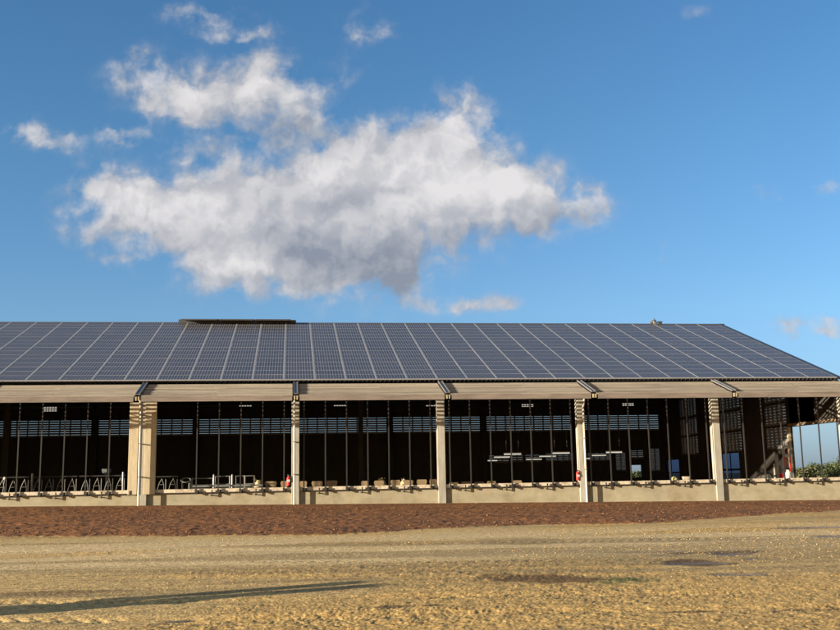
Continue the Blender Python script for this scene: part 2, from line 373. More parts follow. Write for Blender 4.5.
# loose stones: one uncountable mass
def scatter(name, n, sampler, smin, smax, cmat, label):
    base_v = np.array([(0, 0, 1), (1, 0, .1), (.3, .95, 0), (-.8, .6, .1), (-.8, -.6, 0), (.3, -.95, .1), (0, 0, -.6)], float)
    fs = np.array([(0, 1, 2), (0, 2, 3), (0, 3, 4), (0, 4, 5), (0, 5, 1), (6, 2, 1), (6, 3, 2), (6, 4, 3), (6, 5, 4), (6, 1, 5)])
    x, yy = sampler(n); z = ground_h(x, yy)
    s = smin+(smax-smin)*rng.random(n)**3; s = s*np.clip(yy/14, .8, 1.8)
    a = rng.random(n)*6.28
    V = base_v[None]*(1+.35*(rng.random((n, 7, 1))-.5))*s[:, None, None]*np.array([1, .8, .6])
    c, q_ = np.cos(a)[:, None], np.sin(a)[:, None]
    VX = V[..., 0]*c-V[..., 1]*q_+x[:, None]; VY = V[..., 0]*q_+V[..., 1]*c+yy[:, None]; VZ = V[..., 2]+z[:, None]+s[:, None]*.15
    P = np.stack([VX, VY, VZ], -1).reshape(-1, 3); F = (np.arange(n)[:, None, None]*7+fs[None]).reshape(-1, 3)
    me = bpy.data.meshes.new(name); me.vertices.add(len(P)); me.vertices.foreach_set('co', P.astype(np.float32).ravel())
    me.loops.add(len(F)*3); me.loops.foreach_set('vertex_index', F.ravel().astype(np.int32))
    me.polygons.add(len(F)); me.polygons.foreach_set('loop_start', np.arange(0, len(F)*3, 3, dtype=np.int32)); me.polygons.foreach_set('loop_total', np.full(len(F), 3, dtype=np.int32))
    me.update(calc_edges=True); me.materials.append(cmat)
    o = bpy.data.objects.new(name, me); COL.objects.link(o); tag(o, label, 'stones' if 'grav' in name else 'soil', kind='stuff'); return o
def stonemat(name, cols):
    m, nt, b = newmat(name); g = N(nt, 'ShaderNodeNewGeometry')
    r = ramp(nt, g.outputs['Random Per Island'], cols); nt.links.new(r.outputs[0], b.inputs['Base Color']); b.inputs['Roughness'].default_value = .9
    return m
def samp_yard(n):
    yy = 8.2+(np.interp(0, ex, ey)-8)*rng.random(n)**1.5*1.0; t = -.33+.98*rng.random(n)
    x = yy*t; k = (fbm(x*.3, yy*.5, 3, 121) > .42) & (yy < np.interp(x, ex, ey))
    for P, pd in zip(PUD, puddles): k &= (((x-P.x)/pd[1])**2+((yy-P.y)/pd[2])**2) > 1.2
    return x[k], yy[k]
def wrap(f):
    def g_(n):
        X = []; Yv = []; c = 0
        while c < n:
            x, yv = f(n); X.append(x); Yv.append(yv); c += len(x)
        return np.concatenate(X)[:n], np.concatenate(Yv)[:n]
    return g_
def samp_bank(n):
    t = -.4+1.1*rng.random(n); yy = 29+24*rng.random(n)**.9; x = yy*t
    e = np.interp(x, ex, ey); k = (yy > e+.2) & ((yy < e+2.5) | (rng.random(n) < .35)) & (yy < 52.6)
    return x[k], yy[k]
scatter('gravel', 16000, wrap(samp_yard), .003, .016, stonemat('yard_stones', [(0, (.30, .19, .07)), (.8, (.42, .29, .12)), (1, (.44, .35, .2))]), 'loose pale gravel and clay crumbs strewn over the yard')
scatter('soil_clods', 2600, wrap(samp_bank), .01, .034, stonemat('topsoil_clods', [(0, (.10, .042, .016)), (.85, (.20, .09, .032)), (1, (.26, .15, .07))]), 'crumbly brown earth clods along the topsoil bank')

# puddles: small level sheets of water lying in the hollows
m, nt, b = newmat('puddle_water'); b.inputs['Base Color'].default_value = (.24, .18, .10, 1); b.inputs['Roughness'].default_value = .04; b.inputs['IOR'].default_value = 1.33
M['water'] = m
for (pp, hx, hy), P in zip(puddles, PUD):
    gx = np.linspace(P.x-hx*1.0, P.x+hx*1.0, 40); gy = np.linspace(P.y-hy*1.0, P.y+hy*1.0, 24)
    GX, GY = np.meshgrid(gx, gy); zz = ground_h(GX, GY)
    lvl = float(np.percentile(zz, 24)); cell = (zz < lvl+.012)
    dd = ((GX-P.x)/hx)**2+((GY-P.y)/hy)**2 < 1
    mb = MB(); 
    for j in range(23):
        for i in range(39):
            if (cell & dd)[j:j+2, i:i+2].any():
                mb.poly([(gx[i], gy[j], lvl), (gx[i+1], gy[j], lvl), (gx[i+1], gy[j+1], lvl), (gx[i], gy[j+1], lvl)], [(0, 1, 2, 3)])
    if mb.f: tag(mb.build('puddle_water', 'water'), kind='structure')

# ------------------------------------------------------------------ the barn
barn = empty('barn', (CX, YW, FLOOR), 'long open fronted timber and concrete barn with a pitched roof above the brown bank', 'barn')
MB().box(XL+.1, XR-.1, YW+.25, YB-.1, -.3, FLOOR).build('floor', 'floor', barn)
# low wall, one length per bay
for k in range(-5, 4):
    x0, x1 = colx(k)+.2, colx(k+1)-.2
    MB().box(x0, x1, YW, YW+.2, -.4, 1.04).build('low_wall', 'wall', barn)
    mb = MB(); mb.box(x0, x1, YW-.05, YW+.22, 1.045, 1.25); mb.build('sill', 'sill', barn, .01)
    mb = MB(); mb.box(x0, x1, YW-.11, YW-.055, 1.03, 1.075)
    mb.build('sill_rail', 'steel', barn)
MB().box(XR-.2, XR+6, YW, YW+.2, -.4, 1.04).build('low_wall', 'wall', barn)
# columns
for k in range(-5, 5):
    x = colx(k); w = .205 if k != 4 else .4
    dx = 0 if k != 4 else .14
    MB().box(x-w+dx, x+w+dx, YW-.12, YW+.32, -.4, 5.80).build('column', 'concrete', barn, .015)
# boarded casings either side of the joint column
for a, b_ in ((128.6, 138.0), (144.4, 155.8)):
    xa, xb = on_y(a, 450, YW-.2).x, on_y(b_, 450, YW-.2).x
    MB().box(xa, xb, YW-.19, YW+.02 if a > 140 else YW+.02, 1.02, 5.78).build('casing', 'ply', barn, .012)
for k, off, px in ((-1, .42, 138.9), (0, .34, 294.2), (2, .29, 586.3)):
    x = on_y(px, 480, YW-off).x
    mb = MB(); mb.tube((x, YW-off, -.3), (x, YW-off, 5.35), .05, 12); mb.path([(x, YW-off, 5.33), (x, YW-off-.2, 5.55), (x, YW-off-.3, 5.9)], .05, 10)
    dp = mb.build('downpipe', 'pipe', barn)
    for z in (1.9, 3.6, 5.1): MB().box(x-.065, x+.065, YW-off-.06, YW-.13, z, z+.05).build('pipe_clip', 'zinc', dp)
# back and gable walls built round their openings
def wall_panels(name, horiz, c, t, a0, a1, z0, z1, holes, mname='dark'):
    us = sorted({a0, a1, *[h[0] for h in holes], *[h[1] for h in holes]}); zs = sorted({z0, z1, *[h[2] for h in holes], *[h[3] for h in holes]})
    mb = MB()
    for u0, u1 in zip(us[:-1], us[1:]):
        run = None
        for q0, q1 in zip(zs[:-1], zs[1:]):
            cu, cz = (u0+u1)/2, (q0+q1)/2
            if any(h[0] < cu < h[1] and h[2] < cz < h[3] for h in holes):
                if run: 
                    mb.box(*( (u0, u1, c, c+t) if horiz else (c, c+t, u0, u1)), run[0], run[1])
                run = None
            else: run = (run[0], q1) if run else (q0, q1)
        if run: mb.box(*((u0, u1, c, c+t) if horiz else (c, c+t, u0, u1)), run[0], run[1])
    return mb.build(name, mname, barn)
def louvre(horiz, c, a0, a1, z0, z1, pitch, solid, vpitch, parent):
    mb = MB(); n = max(1, round((z1-z0)/pitch)); p = (z1-z0)/n
    for i in range(n):
        q0 = z0+i*p; q1 = q0+p*solid
        if horiz: mb.box(a0, a1, c, c+.03, q0, q1)
        else: mb.box(c, c+.03, a0, a1, q0, q1)
    m_ = max(1, round((a1-a0)/vpitch)); vw = .05 if horiz else .09
    for i in range(1, m_):
        u = a0+(a1-a0)*i/m_
        if horiz: mb.box(u-vw, u+vw, c-.07, c-.002, z0, z1)
        else: mb.box(c-.09, c-.002, u-vw, u+vw, z0, z1)
    return mb.build('louvre', 'slat', parent)
holes = []; specs = []
for k in range(-5, 4):
    a, b_ = colx(k)+.27, colx(k+1)-.27
    if k == 3: b_ = on_y(659, 425, YB).x
    holes.append((a, b_, 5.30, 6.60)); specs.append((a, b_, 5.30, 6.60, .186, .88, .86))
def pxh(xa, xb, ya, yb): 
    p, q_ = on_y(xa, yb, YB), on_y(xb, ya, YB); return p.x, q_.x, p.z, q_.z
for r_ in ((489, 509, 455.5, 463), (511, 523, 455, 462), (525.5, 541, 455, 462), (546, 575, 453.5, 461.5), (588, 611, 453, 461), (616.5, 625.5, 453, 471), (631.5, 643.5, 450.5, 458.5), (651, 659.5, 449, 471)):
    h_ = pxh(*r_); holes.append(h_); specs.append((*h_, .17, .93, .55))
win = pxh(632, 641.3, 465, 475); win = (win[0], win[1], 1.35, win[3]); holes.append(win)
wall_panels('back_wall', True, YB, .15, XL, XR, -.3, 7.62, holes)
for s_ in specs: louvre(True, YB+.06, *s_, barn)
for k in range(-5, 4): MB().box(colx(k)-.22, colx(k)+.22, YB-.4, YB-.005, FLOOR, 7.0).build('back_post', 'dark', barn)
GX = XR-.35
gh = []; gs = []
def pxg(xa, xb, ya, yb):
    p, q_ = on_x(xb, yb, GX), on_x(xa, ya, GX); return (p.y, q_.y)
def rise(yv): return HE-.3+ (min(yv, 2*(DE+RL*CT)-yv)-DE)*math.tan(TH)
for xa, xb, zt in ((680, 697, 7.6), (720, 741, 7.3), (765, 787, 6.9)):
    y0, y1 = pxg(xa, xb, 430, 430)
    for q0, q1 in ((3.1, 4.45), (4.62, 5.95), (6.12, zt)):
        gh.append((y0, y1, q0, q1)); gs.append((y0, y1, q0, q1, .19, .925, .62))
nets = []
for xa, xb, zt in ((663, 679, 2.75), (721.5, 739.5, 3.0)):
    y0, y1 = pxg(xa, xb, 465, 465); gh.append((y0, y1, FLOOR+.05, zt)); nets.append((y0, y1, FLOOR+.05, zt))
y0, y1 = pxg(792, 834, 450, 450)
gate = (YW+.35, y1, FLOOR+.02, 4.42); gh.append(gate)
wall_panels('gable_wall', False, GX, .15, YW+.2, 56.5, -.3, 6.6, [h for h in gh if h[0] < 56])
wall_panels('gable_wall', False, GX, .15, 56.505, YB-.1, -.3, 7.7, [(max(h[0], 56.505), *h[1:]) for h in gh if h[1] > 56.6])
for s_ in gs: louvre(False, GX+.06, *s_, barn)
for n_ in nets:
    nd = MB().box(GX+.06, GX+.07, *n_).build('netted_door', 'net', barn)
    mb = MB(); zc = n_[2]+(n_[3]-n_[2])*.52
    mb.box(GX+.02, GX+.055, n_[0], n_[1], zc-.07, zc+.07); mb.box(GX+.02, GX+.055, (n_[0]+n_[1])/2-.05, (n_[0]+n_[1])/2+.05, n_[2], n_[3])
    mb.build('door_frame', 'steel', nd)
# gable triangles
yr = DE+RL*CT; zr = HE+RL*ST
for X_, nm in ((GX, 'gable_top'), (XL, 'gable_top')):
    mb = MB(); yb2 = YB+.1
    zb2 = zr-(yb2-yr)*math.tan(TH)-.3
    z0_ = 7.705 if X_ == GX else -.3
    ya = YW+.2 if X_ != GX else DE+(z0_+.3-HE)/math.tan(TH)
    if X_ == GX: pts = [(YW+.2, 6.605), (56.5, 6.605), (56.5, 7.705), (YB-.1, 7.705), (yr, zr-.3), (YW+.2, HE-.3+.07)]
    else: pts = [(ya, z0_), (yb2-.2, z0_), (yb2-.2, zb2), (yr, zr-.3), (ya, HE-.3)]
    n_ = len(pts)
    P = [(X_, a, b_) for a, b_ in pts]+[(X_+.15, a, b_) for a, b_ in pts]
    mb.poly(P, [tuple(range(n_))[::-1], tuple(range(n_, 2*n_))]+[(i, (i+1) % n_, n_+(i+1) % n_, n_+i) for i in range(n_)])
    mb.build(nm, 'dark', barn)
MB().box(GX-.12, GX-.004, YW+.35, y1+.1, 4.44, 4.62).build('gate_lintel', 'timber', barn)
MB().box(GX-.16, GX-.004, y1, y1+.22, FLOOR, 4.42).build('gate_post', 'ply', barn)
# roof: corrugated sheet under the panels and on the back slope
def slope_pt(x, s_, off=0.0):      # front slope point: s_ metres up the slope, off metres above the panel plane
    return (x, DE+s_*CT-off*ST, HE+s_*ST+off*CT)
mb = MB(); per = .245; nrib = int((XR-.3-XL)/per); P = []
prof = [(0, 0), (.09, 0), (.125, .065), (.205, .065)]
xs = [];
for i in range(nrib):
    for a, h in prof: xs.append((XL+i*per+a, h))
lo, hi = -.07, RL+.12
for x, h in xs:
    P += [slope_pt(x, lo, -.165+h), slope_pt(x, hi, -.165+h)]
mb.poly(P, [(2*i, 2*i+2, 2*i+3, 2*i+1) for i in range(len(xs)-1)])
P = [slope_pt(x, s_, -.19) for x, h in (xs[0], xs[-1]) for s_ in (lo+.1, hi)]
mb.poly(P, [(0, 1, 3, 2)])
mb.build('roof_sheet', 'deck', barn)
yb2 = YB+.6; zb2 = zr-(yb2-yr)*math.tan(TH)-.1
mb = MB(); mb.poly([(XL, yr, zr-.1), (XR-.25, yr, zr-.1), (XR-.25, yb2, zb2), (XL, yb2, zb2), (XL, yr, zr-.16), (XR-.25, yr, zr-.16), (XR-.25, yb2, zb2-.06), (XL, yb2, zb2-.06)],
    [(0, 1, 2, 3), (7, 6, 5, 4), (2, 3, 7, 6), (0, 3, 7, 4), (1, 2, 6, 5)])
mb.build('back_roof_sheet', 'deck', barn)
MB().box(XL, XR-.1, yr-.14, yr+.2, zr-.07, zr-.015).build('ridge_cap', 'deck', barn)
mb = MB(); mb.poly([slope_pt(XR-.52, -.05, -.0), slope_pt(XR-.25, -.05, -.0), slope_pt(XR-.25, RL+.1, -.0), slope_pt(XR-.52, RL+.1, -.0),
    slope_pt(XR-.52, -.05, -.16), slope_pt(XR-.25, -.05, -.16), slope_pt(XR-.25, RL+.1, -.16), slope_pt(XR-.52, RL+.1, -.16)],
    [(0, 1, 2, 3), (7, 6, 5, 4), (0, 4, 5, 1), (1, 5, 6, 2), (2, 6, 7, 3), (3, 7, 4, 0)]); mb.build('verge_trim', 'verge', barn)
for k in range(-5, 5):
    x = min(colx(k), GX-.3)
    mb = MB(); mb.beam((x, DE-.1, HE-.42), (x, yr, zr-.40), .16, .3); mb.beam((x, yr, zr-.40), (x, YB-.2, zr-(YB-.2-yr)*math.tan(TH)-.42), .16, .3)
    mb.build('rafter', 'dark', barn)
for s_ in np.arange(.6, RL, 1.7):
    p = slope_pt(0, s_, -.22); MB().box(XL+.2, XR-.4, p[1]-.04, p[1]+.04, p[2]-.06, p[2]+.03).build('purlin', 'dark', barn)
MB().box(XL, XR-.1, YW+.02, YW+.2, 5.95, 6.25).build('eaves_beam', 'dark', barn)
px_ = on_y(360.8, 450, 68.7).x; MB().box(px_-.16, px_+.16, 68.5, 68.9, FLOOR, zr-.6).build('inner_post', 'dark', barn)
for px in (-18.7,): MB().box(px-.2, px+.2, 68.5, 68.9, FLOOR, zr-.6).build('inner_post', 'dark', barn)

# slatted sun canopy, one length per bay
c0 = Vector((0, DE-.06, HE-.30)); c1 = Vector((0, DE-CANL, HE-CANH))
L = (c1-c0).length; dn = (c1-c0).normalized(); nrm = Vector((0, dn.z, -dn.y)); 
if nrm.z < 0: nrm = -nrm
pitch, wd, tk = .285, .125, .040
for k in range(-5, 5):
    x0, x1 = colx(k)+.17, colx(k+1)-.17
    if k == 4: x1 = XR+1.6
    if k == 3: x1 = colx(4)-.17
    mb = MB(); s_ = .04; i = 0
    while s_ < L-.05:
        wob = random.uniform(-.006, .006)
        seg = [x0, x0+(x1-x0)*random.uniform(.42, .58), x1] if k != 4 else [x0, x1]
        for sa, sb in zip(seg[:-1], seg[1:]):
            a = c0+dn*s_; b_ = c0+dn*min(s_+wd, L)
            lift = random.uniform(0, .008)
            P = []
            for X_ in (sa+.003, sb-.003):
                for p in (a, b_):
                    for h in (0, tk): P.append((X_, p.y+nrm.y*(h+lift), p.z+nrm.z*(h+lift)+wob))
            mb.poly(P, [(0, 1, 3, 2), (4, 6, 7, 5), (0, 4, 5, 1), (2, 3, 7, 6), (1, 5, 7, 3), (0, 2, 6, 4)])
        s_ += pitch; i += 1
    cn = mb.build('canopy', 'canopy', barn)
    mb = MB(); mb.box(x0+.02, x1-.02, c1.y-.06, c1.y-.01, HE-CANH-.245, HE-CANH+.035)
    mb.build('fascia_board', 'fascia', cn)
    mb = MB()
    for f_ in (.22, .5, .78):
        x = x0+(x1-x0)*f_; mb.beam((x, c0.y, c0.z-.06), (x, c1.y+.05, c1.z-.06), .05, .03, up=(0, 0, 1))
    mb.build('batten', 'dark', cn)
for k in range(-5, 5):
    x = colx(k); mb = MB()
    a = Vector((x, c0.y-.02, c0.z+.12)); b_ = Vector((x, c1.y+.06, c1.z+.13))
    mb.beam(a, b_, .18, .04); mb.beam(a+Vector((-.105, 0, .01)), b_+Vector((-.105, 0, .01)), .03, .09); mb.beam(a+Vector((.105, 0, .01)), b_+Vector((.105, 0, .01)), .03, .09)
    fl_ = mb.build('canopy_flashing', 'zinc', barn)
    mb = MB(); mb.beam((x, DE, HE-.42), (x, c1.y+.1, c1.z-.08), .10, .08); mb.build('canopy_arm', 'dark', barn)
    mb = MB(); mb.box(x-.10, x-.03, c1.y-.09, c1.y-.0, c1.z-.20, c1.z+.0); mb.box(x+.03, x+.10, c1.y-.09, c1.y-.0, c1.z-.20, c1.z+.0)
    mb.build('canopy_bracket', 'bracket', barn)

# ------------------------------------------------------------------ solar panels
for i in range(-23, 20):
    x = S0+i*SP
    if i == 19: continue
    mb = MB(); mb.poly([slope_pt(x-.036, -.01, .004), slope_pt(x+.036, -.01, .004), slope_pt(x+.036, RL, .004), slope_pt(x-.036, RL, .004),
                        slope_pt(x-.036, -.01, -.09), slope_pt(x+.036, -.01, -.09), slope_pt(x+.036, RL, -.09), slope_pt(x-.036, RL, -.09)],
                       [(0, 1, 2, 3), (0, 4, 5, 1), (1, 5, 6, 2), (3, 2, 6, 7), (0, 3, 7, 4)])
    mb.build('mounting_rail', 'rail', barn)
MB().poly([slope_pt(XL+.3, -.012, .006), slope_pt(XR-.53, -.012, .006), slope_pt(XR-.53, -.05, .0), slope_pt(XL+.3, -.05, .0), slope_pt(XL+.3, -.012, -.06), slope_pt(XR-.53, -.012, -.06), slope_pt(XR-.53, -.05, -.06), slope_pt(XL+.3, -.05, -.06)],
          [(0, 3, 2, 1), (3, 7, 6, 2), (7, 4, 5, 6), (0, 1, 5, 4), (0, 4, 7, 3), (1, 2, 6, 5)]).build('panel_end_profile', 'alu', barn)
PWd, PHt = SP-.078, RL/16-.012
def panel_geo(mb_v, mb_f, mb_m, mb_uv, org=None, seed=0):
    # local frame: x along eaves, y up the slope, z off the roof
    def P(x, y_, z): 
        return (x, y_*CT-z*ST, y_*ST+z*CT) if org is None else (org[0]+x, org[1]+y_*CT-z*ST, org[2]+y_*ST+z*CT)
    w, h, fr = PWd, PHt, .026
    o = len(mb_v)
    mb_v += [P(0, 0, 0), P(w, 0, 0), P(w, h, 0), P(0, h, 0), P(fr, fr, -.003), P(w-fr, fr, -.003), P(w-fr, h-fr, -.003), P(fr, h-fr, -.003), P(0, 0, -.045), P(w, 0, -.045), P(w, h, -.045), P(0, h, -.045)]
    fs = [(4, 5, 6, 7), (0, 1, 5, 4), (1, 2, 6, 5), (2, 3, 7, 6), (3, 0, 4, 7), (8, 9, 1, 0), (9, 10, 2, 1), (10, 11, 3, 2), (11, 8, 0, 3), (11, 10, 9, 8)]
    for j, f in enumerate(fs):
        mb_f.append([q_+o for q_ in f]); mb_m.append(0 if j == 0 else 1)
        mb_uv += [(0, 0), (10, 0), (10, 6), (0, 6)] if j == 0 else [(.5, .5)]*4
def panel_mesh(name, v, f, m_, uv):
    me = bpy.data.meshes.new(name); me.from_pydata(v, [], f); me.update()
    me.materials.append(M['pv']); me.materials.append(M['alu']); me.polygons.foreach_set('material_index', m_)
    l = me.uv_layers.new(name='cells'); l.data.foreach_set('uv', np.array(uv, np.float32).ravel()); return me
v, f, m_, uv = [], [], [], []; panel_geo(v, f, m_, uv); pmesh = panel_mesh('solar_panel', v, f, m_, uv)
cand = []
for i in range(-23, 19):
    for j in range(16):
        org = Vector(slope_pt(S0+i*SP+.039, j*RL/16+.006, 0))
        p = project(org+Vector((PWd/2, PHt/2*CT, PHt/2*ST)))
        vis = -12 < p[0] < 850
        cand.append((0 if vis else 1, p[2], i, j, org, p[0]))
cand.sort(key=lambda c: (c[0], c[1]))
ordn = ['bottom', 'second', 'third', 'fourth', 'fifth', 'sixth', 'seventh', 'eighth', 'ninth', 'tenth', 'eleventh', 'twelfth', 'thirteenth', 'fourteenth', 'fifteenth', 'top']
nth = ['last', 'second', 'third', 'fourth', 'fifth', 'sixth', 'seventh', 'eighth', 'ninth', 'tenth', 'eleventh', 'twelfth', 'thirteenth', 'fourteenth', 'fifteenth', 'sixteenth', 'seventeenth', 'eighteenth', 'nineteenth', 'twentieth', 'twenty-first', 'twenty-second', 'twenty-third', 'twenty-fourth', 'twenty-fifth', 'twenty-sixth', 'twenty-seventh', 'twenty-eighth', 'twenty-ninth', 'thirtieth', 'thirty-first', 'thirty-second', 'thirty-third']
v, f, m_, uv = [], [], [], []
for n_, (a, d, i, j, org, pxx) in enumerate(cand):
    if n_ < 300:
        o = bpy.data.objects.new('solar_panel', pmesh); o.location = org; o.rotation_euler = (random.uniform(-.003, .003), random.uniform(-.003, .003), 0); COL.objects.link(o)
        row = ordn[j]+' row'
        co = 'at the right roof edge' if i == 18 else nth[18-i]+' from the right roof edge'
        tag(o, 'blue solar panel, '+row+' above the eaves, '+co, 'solar panel', 'solar panels covering the barn roof')
    else: panel_geo(v, f, m_, uv, org)
o = bpy.data.objects.new('solar_panel_field', panel_mesh('solar_panel_field', v, f, m_, uv)); COL.objects.link(o)
tag(o, 'upper rows of blue solar panels reaching the roof ridge', 'solar panels', kind='stuff')

# ridge vent and the small vents by the right end of the ridge
xa, xb = on_y(182.5, 319, yr).x, on_y(296, 319, yr).x
rv = empty('ridge_vent', ((xa+xb)/2, yr, zr), 'long low raised dark cover standing on the roof ridge', 'roof vent')
e1, e2, e3 = on_y(219.5, 319, yr).x, on_y(255, 319, yr).x, on_y(291, 319, yr).x
for p0, p1 in ((xa, e1-.05), (e1+.05, e2-.05), (e2+.05, e3)):
    mb = MB(); mb.poly([(p0, yr-1.0, zr+.06), (p1, yr-1.0, zr+.06), (p1, yr+.1, zr+.26), (p0, yr+.1, zr+.26), (p0, yr-1.0, zr+.00), (p1, yr-1.0, zr+.00), (p1, yr+.1, zr+.21), (p0, yr+.1, zr+.21)],
        [(0, 1, 2, 3), (7, 6, 5, 4), (0, 4, 5, 1), (1, 5, 6, 2), (2, 6, 7, 3), (3, 7, 4, 0)]); mb.build('cover_sheet', 'deck', rv)
MB().box(xa-.25, e3, yr-.1, yr+.1, zr-.01, zr+.19).build('upstand', 'deck', rv)
MB().box(e3, xb, yr-.3, yr+.1, zr-.01, zr+.14).build('end_flap', 'deck', rv)
for a, s_, lab in ((654.0, 1.0, 'small grey pointed cowl standing on the ridge, left one of the pair'), (659.2, .72, 'lower dark box vent on the ridge beside the pointed cowl')):
    x = on_y(a, 322, yr).x
    t = empty('roof_cowl', (x, yr, zr), lab, 'roof vent', 'small vents on the ridge')
    if s_ == 1.0:
        MB().lathe([(.11, -.05), (.10, .14), (.17, .16), (.14, .2)], (x, yr, zr), 12).build('pipe', 'zinc', t)
        MB().lathe([(.18, .22), (.10, .30), (.04, .37), (.02, .40)], (x, yr, zr), 12).build('cap', 'zinc', t)
        MB().box(x-.32, x-.12, yr-.1, yr+.1, zr-.05, zr+.12).build('base_box', 'zinc', t)
    else:
        MB().box(x-.16, x+.16, yr-.16, yr+.16, zr-.05, zr+.12).build('housing', 'deck', t, .03)
        MB().box(x-.2, x+.2, yr-.2, yr+.2, zr+.12, zr+.15).build('cap', 'deck', t)

# ------------------------------------------------------------------ steel screens between the columns
baydesc = {-2: 'in the leftmost bay seen', -1: 'in the bay right of the twin boarded casings', 0: 'in the bay between the two red extinguishers, left half', 1: 'in the bay left of the second red extinguisher', 2: 'in the bay with the small bright window behind', 3: 'in the rightmost bay before the open gateway'}
names = {-5: 'leftmost', -4: 'second', -3: 'third'}
for k in range(-4, 4):
    lab = 'dark steel post screen '+baydesc.get(k, 'in a bay beyond the left edge, '+names.get(k, 'fourth'))
    t = empty('post_screen', (colx(k)+BAY/2, YW-.1, 1.2), lab, 'screen', 'steel post screens along the barn front')
    for i in range(7):
        x = colx(k)+.45+i*1.135
        if k == -1 and (x < -5.9 ): continue
        mb = MB(); mb.box(x-.03, x+.03, YW-.17, YW-.115, 1.0, 5.80); mb.box(x-.06, x+.06, YW-.20, YW-.172, .98, 1.22); mb.box(x+.065, x+.16, YW-.17, YW-.115, 1.06, 1.2)
        mb.build('post', 'steel', t)
        if i in (0, 2, 4, 6) and i < 6 or k == 3 and i == 6:
            x2 = x+.82
            if x2 < colx(k+1)-.3:
                mb = MB(); mb.box(x2-.03, x2+.03, YW-.16, YW-.115, .86, 1.20); mb.box(x2-.10, x2+.03, YW-.15, YW-.005, .90, .935); mb.build('catch', 'steel', t)

# ------------------------------------------------------------------ things in the barn
def headlock(xc0, xc1, Yp, label, n_, ztop=2.03):
    t = empty('headlock_gate', ((xc0+xc1)/2, Yp, FLOOR), label, 'gate', 'galvanised headlock gates behind the sill')
    MB().tube((xc0, Yp, ztop), (xc1, Yp, ztop), .045, 8).build('top_rail', 'steel', t)
    MB().tube((xc0, Yp, .85), (xc1, Yp, .85), .04, 8).build('bottom_rail', 'galv', t)
    p = (xc1-xc0)/n_
    for i in range(n_):
        x = xc0+p*(i+.5)
        mb = MB(); mb.path([(x-.26, Yp, .88), (x-.10, Yp, 1.55), (x+.06, Yp, ztop-.12)], .017, 6); mb.path([(x+.20, Yp, .88), (x+.17, Yp, 1.5), (x+.05, Yp, ztop-.1)], .017, 6)
        mb.tube((x-.08, Yp, 1.5), (x+.17, Yp, 1.5), .018, 6); mb.build('head_yoke', 'galv', t)
        MB().tube((x+p*.5-.04, Yp+.02, .87), (x+p*.5-.04, Yp+.02, ztop-.14), .022, 6).build('upright', 'galv', t)
X = lambda px, Yp, py=482: on_y(px, py, Yp).x
headlock(X(-60, 57), X(29, 57), 57, 'galvanised headlock gate at the far left behind the sill', 8)
headlock(X(31, 57), X(77, 57), 57, 'galvanised headlock gate left of the middle of the leftmost bay', 4)
headlock(X(79, 57), X(125, 57), 57, 'galvanised headlock gate just left of the boarded casings', 4)
headlock(X(155, 57), X(178, 57), 57, 'short galvanised headlock gate just right of the boarded casings', 2, 1.93)
for px, lab in ((-30, 'stout steel post with pale foot outside the left edge'), (32, 'stout steel post between the two left headlock gates'), (123, 'stout steel post with pale foot beside the left casing')):
    x = X(px, 56.6); t = empty('gate_post', (x, 56.6, FLOOR), lab, 'post', 'posts of the headlock gates')
    MB().tube((x, 56.6, 1.75), (x, 56.6, 2.22), .06, 10).build('shaft', 'zinc', t); MB().tube((x, 56.6, FLOOR), (x, 56.6, 1.75), .05, 10).build('foot', 'galv', t)
# round hay hoop on legs
x = X(186, 56.5); hz_ = 1.72
t = empty('hay_hoop', (x, 56.5, FLOOR), 'tilted round galvanised hoop feeder behind the sill right of the casings', 'feeder')
mb = MB(); pts = [(x+.27*math.cos(a), 56.5+.2*math.sin(a), hz_+.12*math.sin(a)) for a in np.linspace(0, 2*math.pi, 19)]; mb.path(pts, .032, 8); mb.build('hoop', 'galv', t)
for a in (.6, 2.4, 3.8, 5.4):
    MB().tube((x+.27*math.cos(a), 56.5+.2*math.sin(a), hz_+.12*math.sin(a)), (x+.2*math.cos(a), 56.5+.2*math.sin(a), FLOOR), .02, 6).build('leg', 'galv', t)
# pen gates
def pengate(a, b_, label, zt=1.9, bright='galv'):
    xa, xb = X(a, 57), X(b_, 57); t = empty('pen_gate', ((xa+xb)/2, 57, FLOOR), label, 'gate', 'galvanised pen gates behind the sill')
    MB().tube((xa, 57, zt), (xb, 57, zt), .03, 8).build('top_rail', 'zinc', t)
    MB().tube((xa, 57, 1.45), (xb, 57, 1.45), .04, 8).build('middle_rail', bright, t)
    MB().tube((xa, 57, .75), (xb, 57, .75), .03, 8).build('bottom_rail', bright, t)
    for q_ in (xa, xb): MB().tube((q_, 57, FLOOR), (q_, 57, zt+.02), .04, 8).build('stile', bright, t)
pengate(192, 213, 'pen gate with low dark top rail beside the hoop feeder', 1.80)
pengate(215.5, 229.8, 'pen gate with blue grey top rail left of the bright twin posts')
pengate(236, 244, 'narrow pen gate right of the bright twin posts', 1.9)
pengate(245, 254.5, 'pen gate whose right stile stands beside the straw bundle', 1.9)
for a, lab, zt in ((232.2, 'bright tall galvanised post between two pen gates', 2.0), (213.8, 'dull galvanised post left of the blue grey pen gate', 2.02)):
    x = X(a, 56.8); tag(MB().lathe([(.075, 0), (.06, .1), (.052, zt-.55), (.03, zt-.5)], (x, 56.8, FLOOR), 10).build('pen_post', 'rail' if a > 220 else 'zinc'), lab, 'post', 'posts of the pen gates')
xa, xb = X(192, 56.2), X(263, 56.2)
tr_ = empty('feed_trough', ((xa+xb)/2, 56.2, FLOOR), 'long pale feed trough rail running behind the sill under the pen gates', 'trough')
